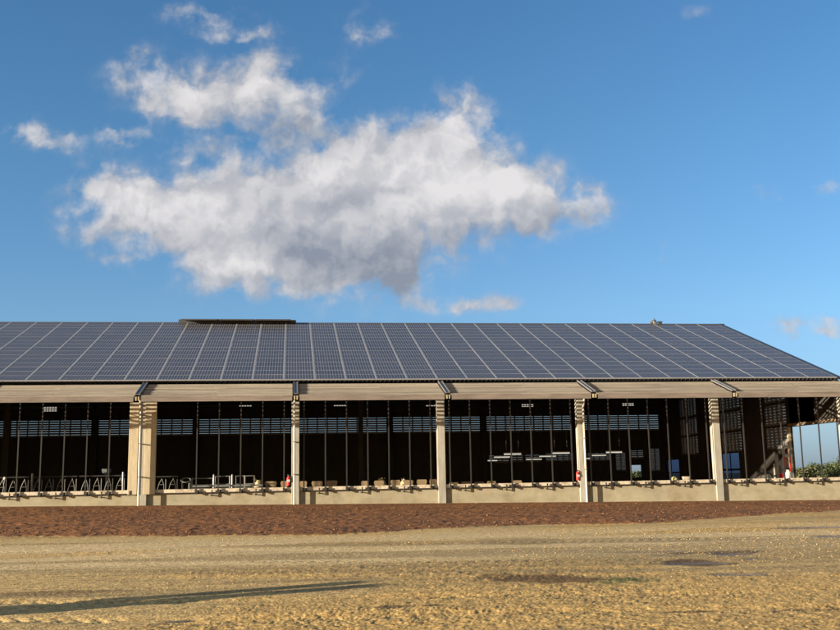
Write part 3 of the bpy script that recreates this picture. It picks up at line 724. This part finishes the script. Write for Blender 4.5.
mb = MB(); mb.box(xa, xb, 56.15, 56.2, 1.32, 1.43); mb.box(xa, xb, 55.75, 55.8, 1.15, 1.26); mb.box(xa, xb, 55.8, 56.15, 1.12, 1.16); mb.build('trough_body', 'galv', tr_)
for x in np.linspace(xa+.2, xb-.2, 5): MB().box(x-.04, x+.04, 55.8, 56.1, FLOOR, 1.12).build('leg', 'galv', tr_)
# wooden feed barriers of wedge shaped boards
def barrier(panels, label, zt):
    xs_ = [X(a, 57) for a, _ in panels]; xm = sum(xs_)/len(xs_)
    t = empty('feed_barrier', (xm, 57, FLOOR), label, 'feed barrier', 'wooden feed barriers behind the sill')
    for a, b_ in panels:
        x0_, x1_ = X(a, 57), X(b_, 57); c = (x1_-x0_)*.3; z0_ = .75; dz = random.uniform(-.03, .03)
        P = [(x0_+c, 56.98, z0_), (x1_-c, 56.98, z0_), (x1_, 56.98, zt-.1+dz), (x1_-.05, 56.98, zt+dz), (x0_+.05, 56.98, zt+dz), (x0_, 56.98, zt-.1+dz)]
        P += [(p[0], 57.02, p[2]) for p in P]
        MB().poly(P, [(0, 1, 2, 3, 4, 5), (11, 10, 9, 8, 7, 6)]+[(i, 6+i, 6+(i+1) % 6, (i+1) % 6) for i in range(6)]).build('board', 'tan', t)
    MB().box(min(xs_)-.1, X(panels[-1][1], 57)+.1, 57.03, 57.08, .8, 1.0).build('rail', 'greywood', t)
barrier([(264.5, 277), (280.5, 288)], 'two wedge shaped tan feed boards beside the left red extinguisher', 1.56)
barrier([(299.5, 307), (311.5, 323), (326, 337.5)], 'three wedge shaped tan feed boards just right of the left extinguisher column', 1.56)
barrier([(361, 368), (374, 384), (390.5, 400.5), (403.5, 413.5), (416.5, 427), (429.5, 437)], 'row of six tan feed boards left of the middle column', 1.53)
barrier([(449, 459), (461, 471), (474, 484), (487, 496), (512, 522)], 'low row of tan feed boards just right of the middle column', 1.36)
# straw
def strawpile(name, c, r, h, label, n_=260, mname='straw', flat=1.0):
    mb = MB()
    for i in range(n_):
        a = random.random()*6.28; q_ = math.sqrt(random.random()); x = c[0]+r*q_*math.cos(a); yy = c[1]+r*flat*q_*math.sin(a); z = c[2]+h*(1-q_**2)*random.uniform(.5, 1)
        d = Vector((random.uniform(-1, 1), random.uniform(-1, 1), random.uniform(-.2, .5))).normalized()*random.uniform(.08, .22)
        mb.beam((x, yy, z), Vector((x, yy, z))+d, .03, .012)
    mb.lathe([(r*.95, 0), (r*.85, h*.35), (r*.5, h*.75), (r*.12, h*.9)], c, 14)
    return tag(mb.build(name, mname), label, 'straw', 'heaps of straw in the barn')
strawpile('straw_heap', (X(258, 56.9), 56.9, 1.0), .26, .72, 'small round brown straw bundle beside the last pen gate', 160)
strawpile('straw_heap', (X(381, 57.6), 57.6, FLOOR), .5, 1.25, 'brownish straw heap behind the six tan feed boards', 240)
strawpile('straw_heap', (X(404, 57.8), 57.8, FLOOR), .4, 1.2, 'orange straw heap behind the six tan feed boards, right one', 200)
strawpile('hay_heap', (on_y(765, 470, 60).x, 60, FLOOR), 1.0, 1.25, 'big grey hay heap inside left of the open gateway', 500, 'hay')
# posts, cart and barrels by the gateway
x = X(778.5, 58.5); t = empty('fence_post', (x, 58.5, FLOOR), 'pale peeled wooden post inside left of the gateway', 'post', 'posts beside the gateway')
MB().lathe([(.12, 0), (.11, 1.3), (.12, 1.95), (.07, 2.15)], (x, 58.5, FLOOR), 10).build('shaft', 'greywood', t); MB().box(x-.3, x+.1, 58.45, 58.55, 1.3, 1.42).build('rail', 'timber', t)
x = X(775.5, 58.8); tag(MB().lathe([(.07, 0), (.06, 1.5), (.03, 1.62)], (x, 58.8, FLOOR), 8).build('fence_post', 'greywood'), 'thin pale post left of the peeled wooden post', 'post', 'posts beside the gateway')
x = X(785.5, 58.4); t = empty('feed_cart', (x, 58.4, FLOOR), 'red upright feed cart with a black wheel beside the gateway', 'cart')
mb = MB(); mb.poly([(x-.25, 58.1, 1.0), (x+.2, 58.1, 1.0), (x+.3, 58.1, 1.5), (x-.35, 58.1, 1.5), (x-.25, 58.6, 1.0), (x+.2, 58.6, 1.0), (x+.3, 58.6, 1.5), (x-.35, 58.6, 1.5)], [(0, 1, 5, 4), (0, 4, 7, 3), (1, 2, 6, 5), (0, 3, 2, 1), (4, 5, 6, 7), (3, 7, 6, 2)])
mb.build('tray', 'red', t)
MB().tube((x+.02, 57.98, 1.72), (x+.02, 58.06, 1.72), .15, 14).build('wheel', 'black', t)
MB().path([(x-.02, 58.3, 1.4), (x+.05, 58.3, 2.3), (x+.02, 58.3, 3.0)], .05, 8).build('handle', 'red', t); MB().path([(x+.32, 58.3, 1.0), (x+.36, 58.3, 2.2), (x+.36, 58.3, 3.0)], .045, 8).build('handle', 'red', t)
x = X(787.2, 58.2, 452); t = empty('hose_reel', (x, 58.2, 2.2), 'pale coiled hose hanging above the red cart', 'hose')
mb = MB()
for rr_ in (.2, .26, .31): mb.path([(x+rr_*math.cos(a), 58.2+rr_*.1, 2.85+rr_*math.sin(a)*1.15) for a in np.linspace(0, 6.283, 17)], .03, 6)
mb.build('coil', 'greywood', t); MB().box(x-.05, x+.05, 58.25, 58.32, 2.7, 3.1).build('hook', 'steel', t)
x = X(789, 57.9); t = empty('feed_sack', (x, 57.9, FLOOR), 'white feed sack slumped against the gateway post', 'sack')
MB().lathe([(.2, 0), (.27, .3), (.26, .8), (.2, 1.05), (.1, 1.15), (.14, 1.22)], (x, 57.9, FLOOR), 12).build('bag', 'white', t)
# things lying on the sill
x = X(686.6, YW+.08); tag(MB().box(x-.22, x+.22, YW-.03, YW+.2, 1.255, 1.44).build('wooden_box', 'sill', None, .015), 'pale square wooden box sitting on the sill', 'box')
x = X(674.6, YW+.08); tag(MB().lathe([(.2, 0), (.22, .06), (.16, .14), (.05, .20)], (x, YW+.08, 1.255), 9).build('yellow_sack', 'yellow'), 'small crumpled yellow bag lying on the sill', 'bag')
x = X(672, YW+.4, 479)
# fire extinguishers on the columns
for px, py, k, lab in ((288.3, 480, 0, 'red fire extinguisher on the left side of the column with the middle downpipe'), (577.3, 475, 2, 'red fire extinguisher left of the column with the right downpipe')):
    p = on_y(px, py, YW-.02); t = empty('fire_extinguisher', (p.x, p.y, p.z-.28), lab, 'fire extinguisher', 'red fire extinguishers on the columns')
    z = p.z-.30
    MB().lathe([(.06, 0), (.085, .02), (.085, .40), (.06, .47), (.03, .50)], (p.x, p.y-.07, z), 14).build('cylinder', 'red', t)
    MB().lathe([(.028, .50), (.028, .54), (.045, .55), (.045, .58)], (p.x, p.y-.07, z), 10).build('valve', 'black', t)
    MB().path([(p.x+.02, p.y-.1, z+.55), (p.x+.12, p.y-.12, z+.5), (p.x+.11, p.y-.14, z+.2)], .014, 6).build('hose', 'black', t)
    MB().box(p.x-.087, p.x+.087, p.y-.165, p.y-.156, z+.2, z+.32).build('label_plate', 'white', t)
    MB().box(p.x-.03, colx(k)-.2, p.y+.02, p.y+.05, z+.25, z+.33).build('bracket', 'steel', t)
# glass globe and bulb at the left
p = on_y(106.5, 471, 60); t = empty('water_bowl', (p.x, 60, p.z), 'pale blue bowl shining on a stand above the left headlock gates', 'bowl')
MB().lathe([(.12, -.16), (.24, -.1), (.27, .05), (.25, .12), (.2, .13)], p, 16).build('bowl', 'blue', t)
MB().box(p.x-.14, p.x+.06, p.y-.29, p.y-.2, p.z-.08, p.z+.1).build('panel', 'white', t); MB().tube((p.x, 60, FLOOR), (p.x, 60, p.z-.16), .03, 8).build('stand', 'steel', t)
p = on_y(5, 478.6, 56.8); t = empty('ball_valve', (p.x, 56.8, p.z), 'small round white float at the left edge above the sill', 'float')
MB().lathe([(.03, -.1), (.09, -.05), (.1, .0), (.09, .06), (.03, .1)], p, 12).build('ball', 'white', t); MB().tube((p.x-.1, 56.8, 1.0), (p.x-.02, 56.8, p.z-.08), .02, 6).build('stem', 'galv', t)
# strip lights deep inside
def striplight(px, py, D, ln, label):
    p = on_y(px, py, D); t = empty('strip_light', (p.x, D, p.z), label, 'light', 'white strip lights hanging inside')
    MB().box(p.x-ln/2, p.x+ln/2, D-.05, D+.05, p.z+.03, p.z+.09).build('housing', 'zinc', t)
    MB().tube((p.x-ln/2+.02, D, p.z), (p.x+ln/2-.02, D, p.z), .045, 8).build('tube', 'lamp', t)
    mb = MB(); zt = slope_pt(0, 0)[2]
    for q_ in (-ln*.35, ln*.35): mb.tube((p.x+q_, D, p.z+.08), (p.x+q_, D, min(9.5, zr-.5-abs(D-yr)*math.tan(TH))), .008, 5)
    mb.build('hanger', 'steel', t)
for px, py, D, ln, lab in ((492.5, 460.5, 78, .8, 'shortest and lowest strip light of the left trio'), (502, 457, 68, 1.15, 'middle strip light of the left trio'), (512.5, 454, 60, 1.1, 'highest strip light of the left trio'),
        (534, 459.3, 78, 1.3, 'lowest strip light of the trio left of the second extinguisher'), (547.5, 456.2, 68, 1.2, 'middle strip light of the trio left of the second extinguisher'), (561, 453, 60, 1.12, 'highest strip light of the trio left of the second extinguisher'),
        (588.5, 458.5, 78, .5, 'strip light peeping out just right of the second extinguisher column'), (599, 455.3, 68, 1.05, 'lower strip light in the bay with the small bright window'), (614, 452.2, 60, 1.05, 'upper strip light in the bay with the small bright window')):
    striplight(px, py, D, ln, lab)
for px, py, n_, lab in ((50.5, 408.5, 3, 'glowing sky glimpse stand-in high up in the leftmost bay'), (245.5, 406.8, 1, 'glowing sky glimpse stand-in high up in the bay right of the casings'), (340, 406.5, 1, 'glowing sky glimpse stand-in high up right of the left extinguisher column'),
        (432, 406.6, 1, 'glowing sky glimpse stand-in touching the left side of the middle column'), (527.5, 405.6, 2, 'brightest glowing sky glimpse stand-in high in the bay right of the middle column'), (628, 404.6, 2, 'glowing sky glimpse stand-in high up above the small bright window')):
    p = on_y(px, py, 79); t = empty('sky_glimpse_glow', (p.x, 79, p.z), lab, 'lamp', 'glowing sky glimpse stand-ins high under the roof')  # glowing fittings added in place of sky glimpses under the back eave
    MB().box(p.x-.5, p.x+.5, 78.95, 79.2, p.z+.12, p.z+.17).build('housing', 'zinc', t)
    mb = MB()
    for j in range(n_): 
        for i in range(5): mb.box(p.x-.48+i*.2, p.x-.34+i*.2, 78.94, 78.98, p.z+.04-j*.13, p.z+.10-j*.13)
    mb.build('glow_cells', 'skyglow', t)
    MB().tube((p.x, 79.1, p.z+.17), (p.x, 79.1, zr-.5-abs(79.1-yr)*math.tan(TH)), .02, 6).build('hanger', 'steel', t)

# ------------------------------------------------------------------ far trees beyond the barn
def tree(px, D, hgt, wid, label, lm):
    d = ray(px, 470); t_ = D/d.y; x = d.x*t_; z0_ = float(ground_h(np.array([x]), np.array([D]))[0])
    t = empty('tree', (x, D, z0_), label, 'tree', 'trees on the plain beyond the barn')
    mb = MB(); mb.tube((x, D, z0_-.1), (x, D, z0_+hgt*.35), .18, 8, 0, .12)
    for i in range(5):
        a = random.random()*6.28; mb.tube((x, D, z0_+hgt*.3), (x+math.cos(a)*wid*.3, D+math.sin(a)*wid*.3, z0_+hgt*.7), .08, 6, 0, .03)
    mb.build('trunk', 'bark', t)
    n_ = 2600; mb = MB(); cl = [(random.uniform(-.32, .32)*wid, random.uniform(-.32, .32)*wid, hgt*random.uniform(.28, .78), wid*random.uniform(.16, .3)) for _ in range(12)]
    for i in range(n_):
        c = random.choice(cl); v_ = Vector((random.gauss(0, 1), random.gauss(0, 1), random.gauss(0, .8))).normalized()*c[3]*random.random()**.4
        p = Vector((x+c[0], D+c[1], z0_+c[2]))+v_; s_ = random.uniform(.12, .28)
        a = Vector((random.uniform(-1, 1), random.uniform(-1, 1), random.uniform(-1, 1))).normalized(); b2 = a.orthogonal().normalized()
        mb.poly([p+a*s_, p+b2*s_*.7, p-a*s_, p-b2*s_*.7], [(0, 1, 2, 3)])
    mb.build('crown', lm, t)
for px, D, h, w, lab, lm in ((796, 205, 1.7, 6, 'low bushy tree seen through the gateway beside its left post', 'leaf2'), (808, 190, 2.6, 6, 'rounded tree left of the middle of the gateway', 'leaf2'), (817, 200, 2.9, 6, 'taller tree in the middle of the gateway', 'leaf'), (826, 210, 2.5, 7, 'shorter tree right of the middle of the gateway', 'leaf'),
        (835, 196, 3.2, 7, 'tall dark tree against the corner column of the gateway', 'leaf'), (850, 190, 4.6, 8, 'dark tree hidden behind the corner column', 'leaf'), (868, 200, 4.6, 8, 'dark tree to the right of the barn', 'leaf'),
        (633, 200, 1.5, 5, 'low tree seen in the left of the small bright window', 'leaf'), (640, 205, 2.0, 4, 'tree seen in the right of the small bright window', 'leaf')):
    tree(px, D, h, w, lab, lm)

# ------------------------------------------------------------------ sun, and an unseen pair of posts added to cast the long yard shadow
AZ, EL = math.radians(19), math.radians(8.6)
sdir = Vector((-math.cos(AZ)*math.cos(EL), -math.sin(AZ)*math.cos(EL), math.sin(EL)))      # towards the sun
for (tx, ty), d, r0, r1_, lab in (((352, 583.2), 11.4, .42, .19, 'thinner tapering unseen shadow caster added left of the yard'), ((364, 586.4), 11.8, .52, .20, 'thicker tapering unseen shadow caster added left of the yard')):
    p = on_z(tx, ty, 0); bx_ = p.x-math.cos(AZ)*d; by_ = p.y-math.sin(AZ)*d
    t = empty('shadow_caster', (bx_, by_, 0), lab, 'post', 'pair of unseen shadow casters left of the yard')
    mb = MB(); mb.tube((bx_, by_, -.2), (bx_, by_, d*math.tan(EL)), r0, 14, 0, r1_); mb.build('shaft', 'timber', t)
    MB().tube((bx_, by_, d*math.tan(EL)), (bx_, by_, d*math.tan(EL)+.04), r1_+.02, 12).build('cap', 'zinc', t)
sl = bpy.data.lights.new('sun', 'SUN'); sl.energy = 5.0; sl.angle = math.radians(.53); sl.color = (1.0, .86, .66)
so = bpy.data.objects.new('sun', sl); COL.objects.link(so); so.rotation_euler = sdir.to_track_quat('Z', 'Y').to_euler()

# ------------------------------------------------------------------ sky with clouds
w = bpy.data.worlds.new('World'); sc.world = w; w.use_nodes = True; nt = w.node_tree; nt.nodes.clear()
out = N(nt, 'ShaderNodeOutputWorld'); bg = N(nt, 'ShaderNodeBackground'); nt.links.new(bg.outputs[0], out.inputs[0])
sky = N(nt, 'ShaderNodeTexSky'); sky.sky_type = 'NISHITA'; sky.sun_disc = False; sky.sun_elevation = EL
sky.sun_rotation = math.atan2(sdir.x, sdir.y); sky.air_density = 1.0; sky.dust_density = .3; sky.ozone_density = 1.5
SKYK = .074
bg.inputs['Strength'].default_value = SKYK
L_ = nt.links.new
def math_(op, a, b_=None, c=None, clamp=False):
    n = N(nt, 'ShaderNodeMath', operation=op); n.use_clamp = clamp
    for i, q_ in enumerate((a, b_, c)):
        if q_ is None: continue
        if isinstance(q_, (int, float)): n.inputs[i].default_value = q_
        else: L_(q_, n.inputs[i])
    return n.outputs[0]
tc = N(nt, 'ShaderNodeTexCoord')
rot = N(nt, 'ShaderNodeVectorRotate', rotation_type='Z_AXIS'); L_(tc.outputs['Generated'], rot.inputs['Vector']); rot.inputs['Angle'].default_value = YAW
sp = N(nt, 'ShaderNodeSeparateXYZ'); L_(rot.outputs[0], sp.inputs[0])
ysafe = math_('MAXIMUM', sp.outputs[1], .05)
U = math_('MULTIPLY', math_('DIVIDE', sp.outputs[0], ysafe), 9.846); V = math_('MULTIPLY', math_('DIVIDE', sp.outputs[2], ysafe), 9.846)
cb = N(nt, 'ShaderNodeCombineXYZ'); L_(U, cb.inputs[0]); L_(V, cb.inputs[1])
P0 = cb.outputs[0]
def skyuv(px, py):
    d = ray(px, py); x = d.x*math.cos(YAW)-d.y*math.sin(YAW); yy = d.x*math.sin(YAW)+d.y*math.cos(YAW)
    return 9.846*x/yy, 9.846*d.z/yy
blobs = [(150,205,58,26,.9),(215,225,60,38,1),(300,235,75,45,1.1),(350,225,70,50,1.1),(290,190,70,32,.9),(395,185,60,38,1),(455,185,62,34,1),(510,200,55,30,.95),(562,209,34,17,.8),
    (466,112,24,24,1.0),(437,145,34,24,.8),(360,150,36,24,.8),(385,258,32,20,.7),(412,291,12,20,.8),(245,268,45,22,.9),(108,200,34,18,.5),(95,172,30,14,.45),
    (145,76,34,22,.75),(185,98,40,20,.8),(232,95,36,22,.8),(280,96,38,27,.95),(252,62,24,16,.6),(205,145,34,10,.6),(275,128,42,13,.6),
    (200,16,34,11,.75),(235,35,38,7,.62),(122,135,25,10,1.0),(28,131,20,11,.75),(58,146,16,8,.55),(88,236,22,12,.55),(118,259,16,7,.6),(486,306,42,10,.72),
    (357,28,14,26,.42),(385,40,22,10,.36),(790,326,19,8,.85),(832,334,18,8,.85),(800,190,34,6,.42),(690,8,30,9,.24),(666,250,14,12,.2),(588,181,14,8,.35),(340,70,22,10,.25)]
def field(P, bl):
    acc = None
    for cx, cy, rx, ry, wt in bl:
        u, v_ = skyuv(cx, cy)
        ma = N(nt, 'ShaderNodeVectorMath', operation='MULTIPLY_ADD'); L_(P, ma.inputs[0])
        sx, sy = 100/(rx*1.2), 100/(ry*1.2)
        ma.inputs[1].default_value = (sx, sy, 0); ma.inputs[2].default_value = (-u*sx, -v_*sy, 0)
        dt = N(nt, 'ShaderNodeVectorMath', operation='DOT_PRODUCT'); L_(ma.outputs[0], dt.inputs[0]); L_(ma.outputs[0], dt.inputs[1])
        e = math_('POWER', .3679, dt.outputs['Value'])
        acc = math_('MULTIPLY', e, wt) if acc is None else math_('MULTIPLY_ADD', e, wt, acc)
    return acc
def vadd(P, dx, dy):
    a = N(nt, 'ShaderNodeVectorMath', operation='ADD'); L_(P, a.inputs[0]); a.inputs[1].default_value = (dx, dy, 0); return a.outputs[0]
def noise(P, scale, det, rough, seed=0, ch='Fac', dist=0.0):
    n = N(nt, 'ShaderNodeTexNoise'); n.noise_dimensions = '2D'; n.inputs['Scale'].default_value = scale; n.inputs['Detail'].default_value = det; n.inputs['Roughness'].default_value = rough
    n.inputs['Distortion'].default_value = dist
    L_(vadd(P, seed*3.1, seed*1.7), n.inputs['Vector']); return n.outputs[ch]
def smooth(x, a, b_, lo=0, hi=1):
    n = N(nt, 'ShaderNodeMapRange', interpolation_type='SMOOTHSTEP'); L_(x, n.inputs[0]); n.inputs[1].default_value = a; n.inputs[2].default_value = b_
    n.inputs[3].default_value = lo; n.inputs[4].default_value = hi; return n.outputs[0]
c_ = noise(P0, 1.3, 5, .6, 1, 'Color'); s1 = N(nt, 'ShaderNodeVectorMath', operation='SUBTRACT'); L_(c_, s1.inputs[0]); s1.inputs[1].default_value = (.5, .5, .5)
ma = N(nt, 'ShaderNodeVectorMath', operation='MULTIPLY_ADD'); L_(s1.outputs[0], ma.inputs[0]); ma.inputs[1].default_value = (.60, .55, 0); L_(P0, ma.inputs[2]); PW = ma.outputs[0]
F = field(PW, blobs)
greys = [(345, 262, 58, 24, .95), (406, 282, 22, 26, 1.0), (290, 240, 50, 20, .55), (430, 240, 60, 14, .6), (270, 133, 48, 14, .9), (330, 200, 26, 16, .45), (240, 205, 40, 12, .4), (215, 118, 30, 8, .35), (575, 216, 26, 10, .8), (500, 226, 50, 12, .7), (235, 282, 30, 12, .5), (190, 245, 40, 10, .35), (360, 205, 30, 10, .35), (450, 130, 14, 10, .35)]
G = field(PW, greys)
def billow(P, scale, det, seed):
    v_ = N(nt, 'ShaderNodeTexVoronoi'); v_.voronoi_dimensions = '2D'; v_.feature = 'SMOOTH_F1'; v_.normalize = True
    v_.inputs['Scale'].default_value = scale; v_.inputs['Detail'].default_value = det; v_.inputs['Roughness'].default_value = .55
    v_.inputs['Lacunarity'].default_value = 2.15; v_.inputs['Smoothness'].default_value = .45
    L_(vadd(P, seed*3.1, seed*1.7), v_.inputs['Vector']); return math_('SUBTRACT', 1.0, v_.outputs['Distance'])
PB = N(nt, 'ShaderNodeVectorMath', operation='MULTIPLY_ADD'); L_(s1.outputs[0], PB.inputs[0]); PB.inputs[1].default_value = (.35, .35, 0); L_(P0, PB.inputs[2]); PB = PB.outputs[0]
nF = noise(P0, 2.6, 8, .56, 8)
b0 = billow(PB, 1.9, 3.0, 3); b1 = billow(vadd(PB, -.09, .10), 1.9, 3.0, 3)
gate_ = math_('MINIMUM', math_('MULTIPLY', F, 2.2), 1.0)
det_ = math_('ADD', math_('MULTIPLY', math_('SUBTRACT', b0, .76), 1.5), math_('MULTIPLY', math_('SUBTRACT', nF, .5), 1.8))
D0 = math_('MULTIPLY_ADD', det_, gate_, F)
alpha = smooth(D0, .04, 1.08)
rl = math_('SUBTRACT', b0, b1)
crest = smooth(rl, -.14, .14)
fineg = math_('MULTIPLY', math_('SUBTRACT', noise(P0, 1.6, 6, .52, 11), .5), .50)
body = smooth(D0, .3, 1.6, .0, .14)
sh = math_('ADD', math_('MULTIPLY_ADD', crest, .28, .36), body)
sh = math_('ADD', sh, fineg)
whites = [(475, 178, 48, 20, 1), (420, 168, 34, 18, .9), (330, 172, 40, 16, .7), (115, 198, 36, 12, .9), (185, 212, 50, 14, .9), (280, 93, 32, 14, .9), (150, 76, 26, 12, .7), (200, 90, 30, 12, .6), (245, 272, 34, 10, .9), (395, 208, 24, 10, .7), (455, 125, 24, 18, .9), (520, 194, 34, 12, .6), (300, 215, 22, 12, .5)]
sh = math_('ADD', sh, math_('MULTIPLY', smooth(field(PW, whites), .1, 1.0), .30))
sh = math_('SUBTRACT', sh, math_('MULTIPLY', smooth(G, .05, 1.4), .66), None, True)
cr = N(nt, 'ShaderNodeValToRGB'); e = cr.color_ramp.elements
CB = .355
e[0].position = 0.0; e[0].color = (.30*CB, .335*CB, .41*CB, 1); e[1].position = 1.0; e[1].color = (.90*CB, .87*CB, .87*CB, 1)
x_ = e.new(.5); x_.color = (.56*CB, .57*CB, .61*CB, 1)
L_(sh, cr.inputs[0])
elr = smooth(V, 0, 1)
tr = N(nt, 'ShaderNodeValToRGB'); te = tr.color_ramp.elements
vn = math_('DIVIDE', V, 6.0, None, True); L_(vn, tr.inputs[0])
TINT = [(0.0, (.275, .46, 1.30)), (.10, (.45, .62, 1.12)), (.28, (.55, .79, 1.14)), (.6, (.51, .83, 1.13)), (1.0, (.45, .80, 1.14))]
while len(te) < len(TINT): te.new(.5)
for el, (p, c) in zip(te, TINT): el.position = p; el.color = (*c, 1)
tint = N(nt, 'ShaderNodeMixRGB', blend_type='MULTIPLY'); tint.inputs[0].default_value = 1; L_(sky.outputs[0], tint.inputs[1])
tz = N(nt, 'ShaderNodeMixRGB'); L_(smooth(sp.outputs[1], -.1, .55), tz.inputs[0]); tz.inputs[1].default_value = (1.25, .92, .72, 1); L_(tr.outputs[0], tz.inputs[2]); L_(tz.outputs[0], tint.inputs[2])
L_(tint.outputs[0], bg.inputs[0])
bg2 = N(nt, 'ShaderNodeBackground'); L_(cr.outputs[0], bg2.inputs[0]); bg2.inputs[1].default_value = 1.0
mxs = N(nt, 'ShaderNodeMixShader'); L_(math_('MULTIPLY', alpha, .96), mxs.inputs[0]); L_(bg.outputs[0], mxs.inputs[1]); L_(bg2.outputs[0], mxs.inputs[2])
# clouds are only worked out in the part of the sky where they stand
inside = math_('MULTIPLY', math_('GREATER_THAN', sp.outputs[1], .3), math_('LESS_THAN', math_('ABSOLUTE', U), 5.2))
inside = math_('MULTIPLY', inside, math_('MULTIPLY', math_('GREATER_THAN', V, 1.2), math_('LESS_THAN', V, 6.6)))
top = N(nt, 'ShaderNodeMixShader'); L_(inside, top.inputs[0]); L_(bg.outputs[0], top.inputs[1]); L_(mxs.outputs[0], top.inputs[2])
L_(top.outputs[0], out.inputs[0])
w.cycles.sampling_method = 'MANUAL'; w.cycles.sample_map_resolution = 256

# ------------------------------------------------------------------ camera and view
cam = bpy.data.cameras.new('camera'); co = bpy.data.objects.new('camera', cam); COL.objects.link(co)
cam.sensor_width = 36; cam.lens = FPX/840*36; cam.clip_end = 9000; cam.clip_start = .1
mt = Matrix((CR, CU, -CF)).transposed().to_4x4(); mt.translation = Vector((0, 0, EYE)); co.matrix_world = mt
sc.camera = co
sc.view_settings.view_transform = 'Standard'; sc.view_settings.look = 'None'; sc.view_settings.gamma = 1
sc.view_settings.use_curve_mapping = False; sc.view_settings.exposure = 1.35
sc.cycles.use_denoising = True; sc.cycles.max_bounces = 6; sc.cycles.transparent_max_bounces = 12
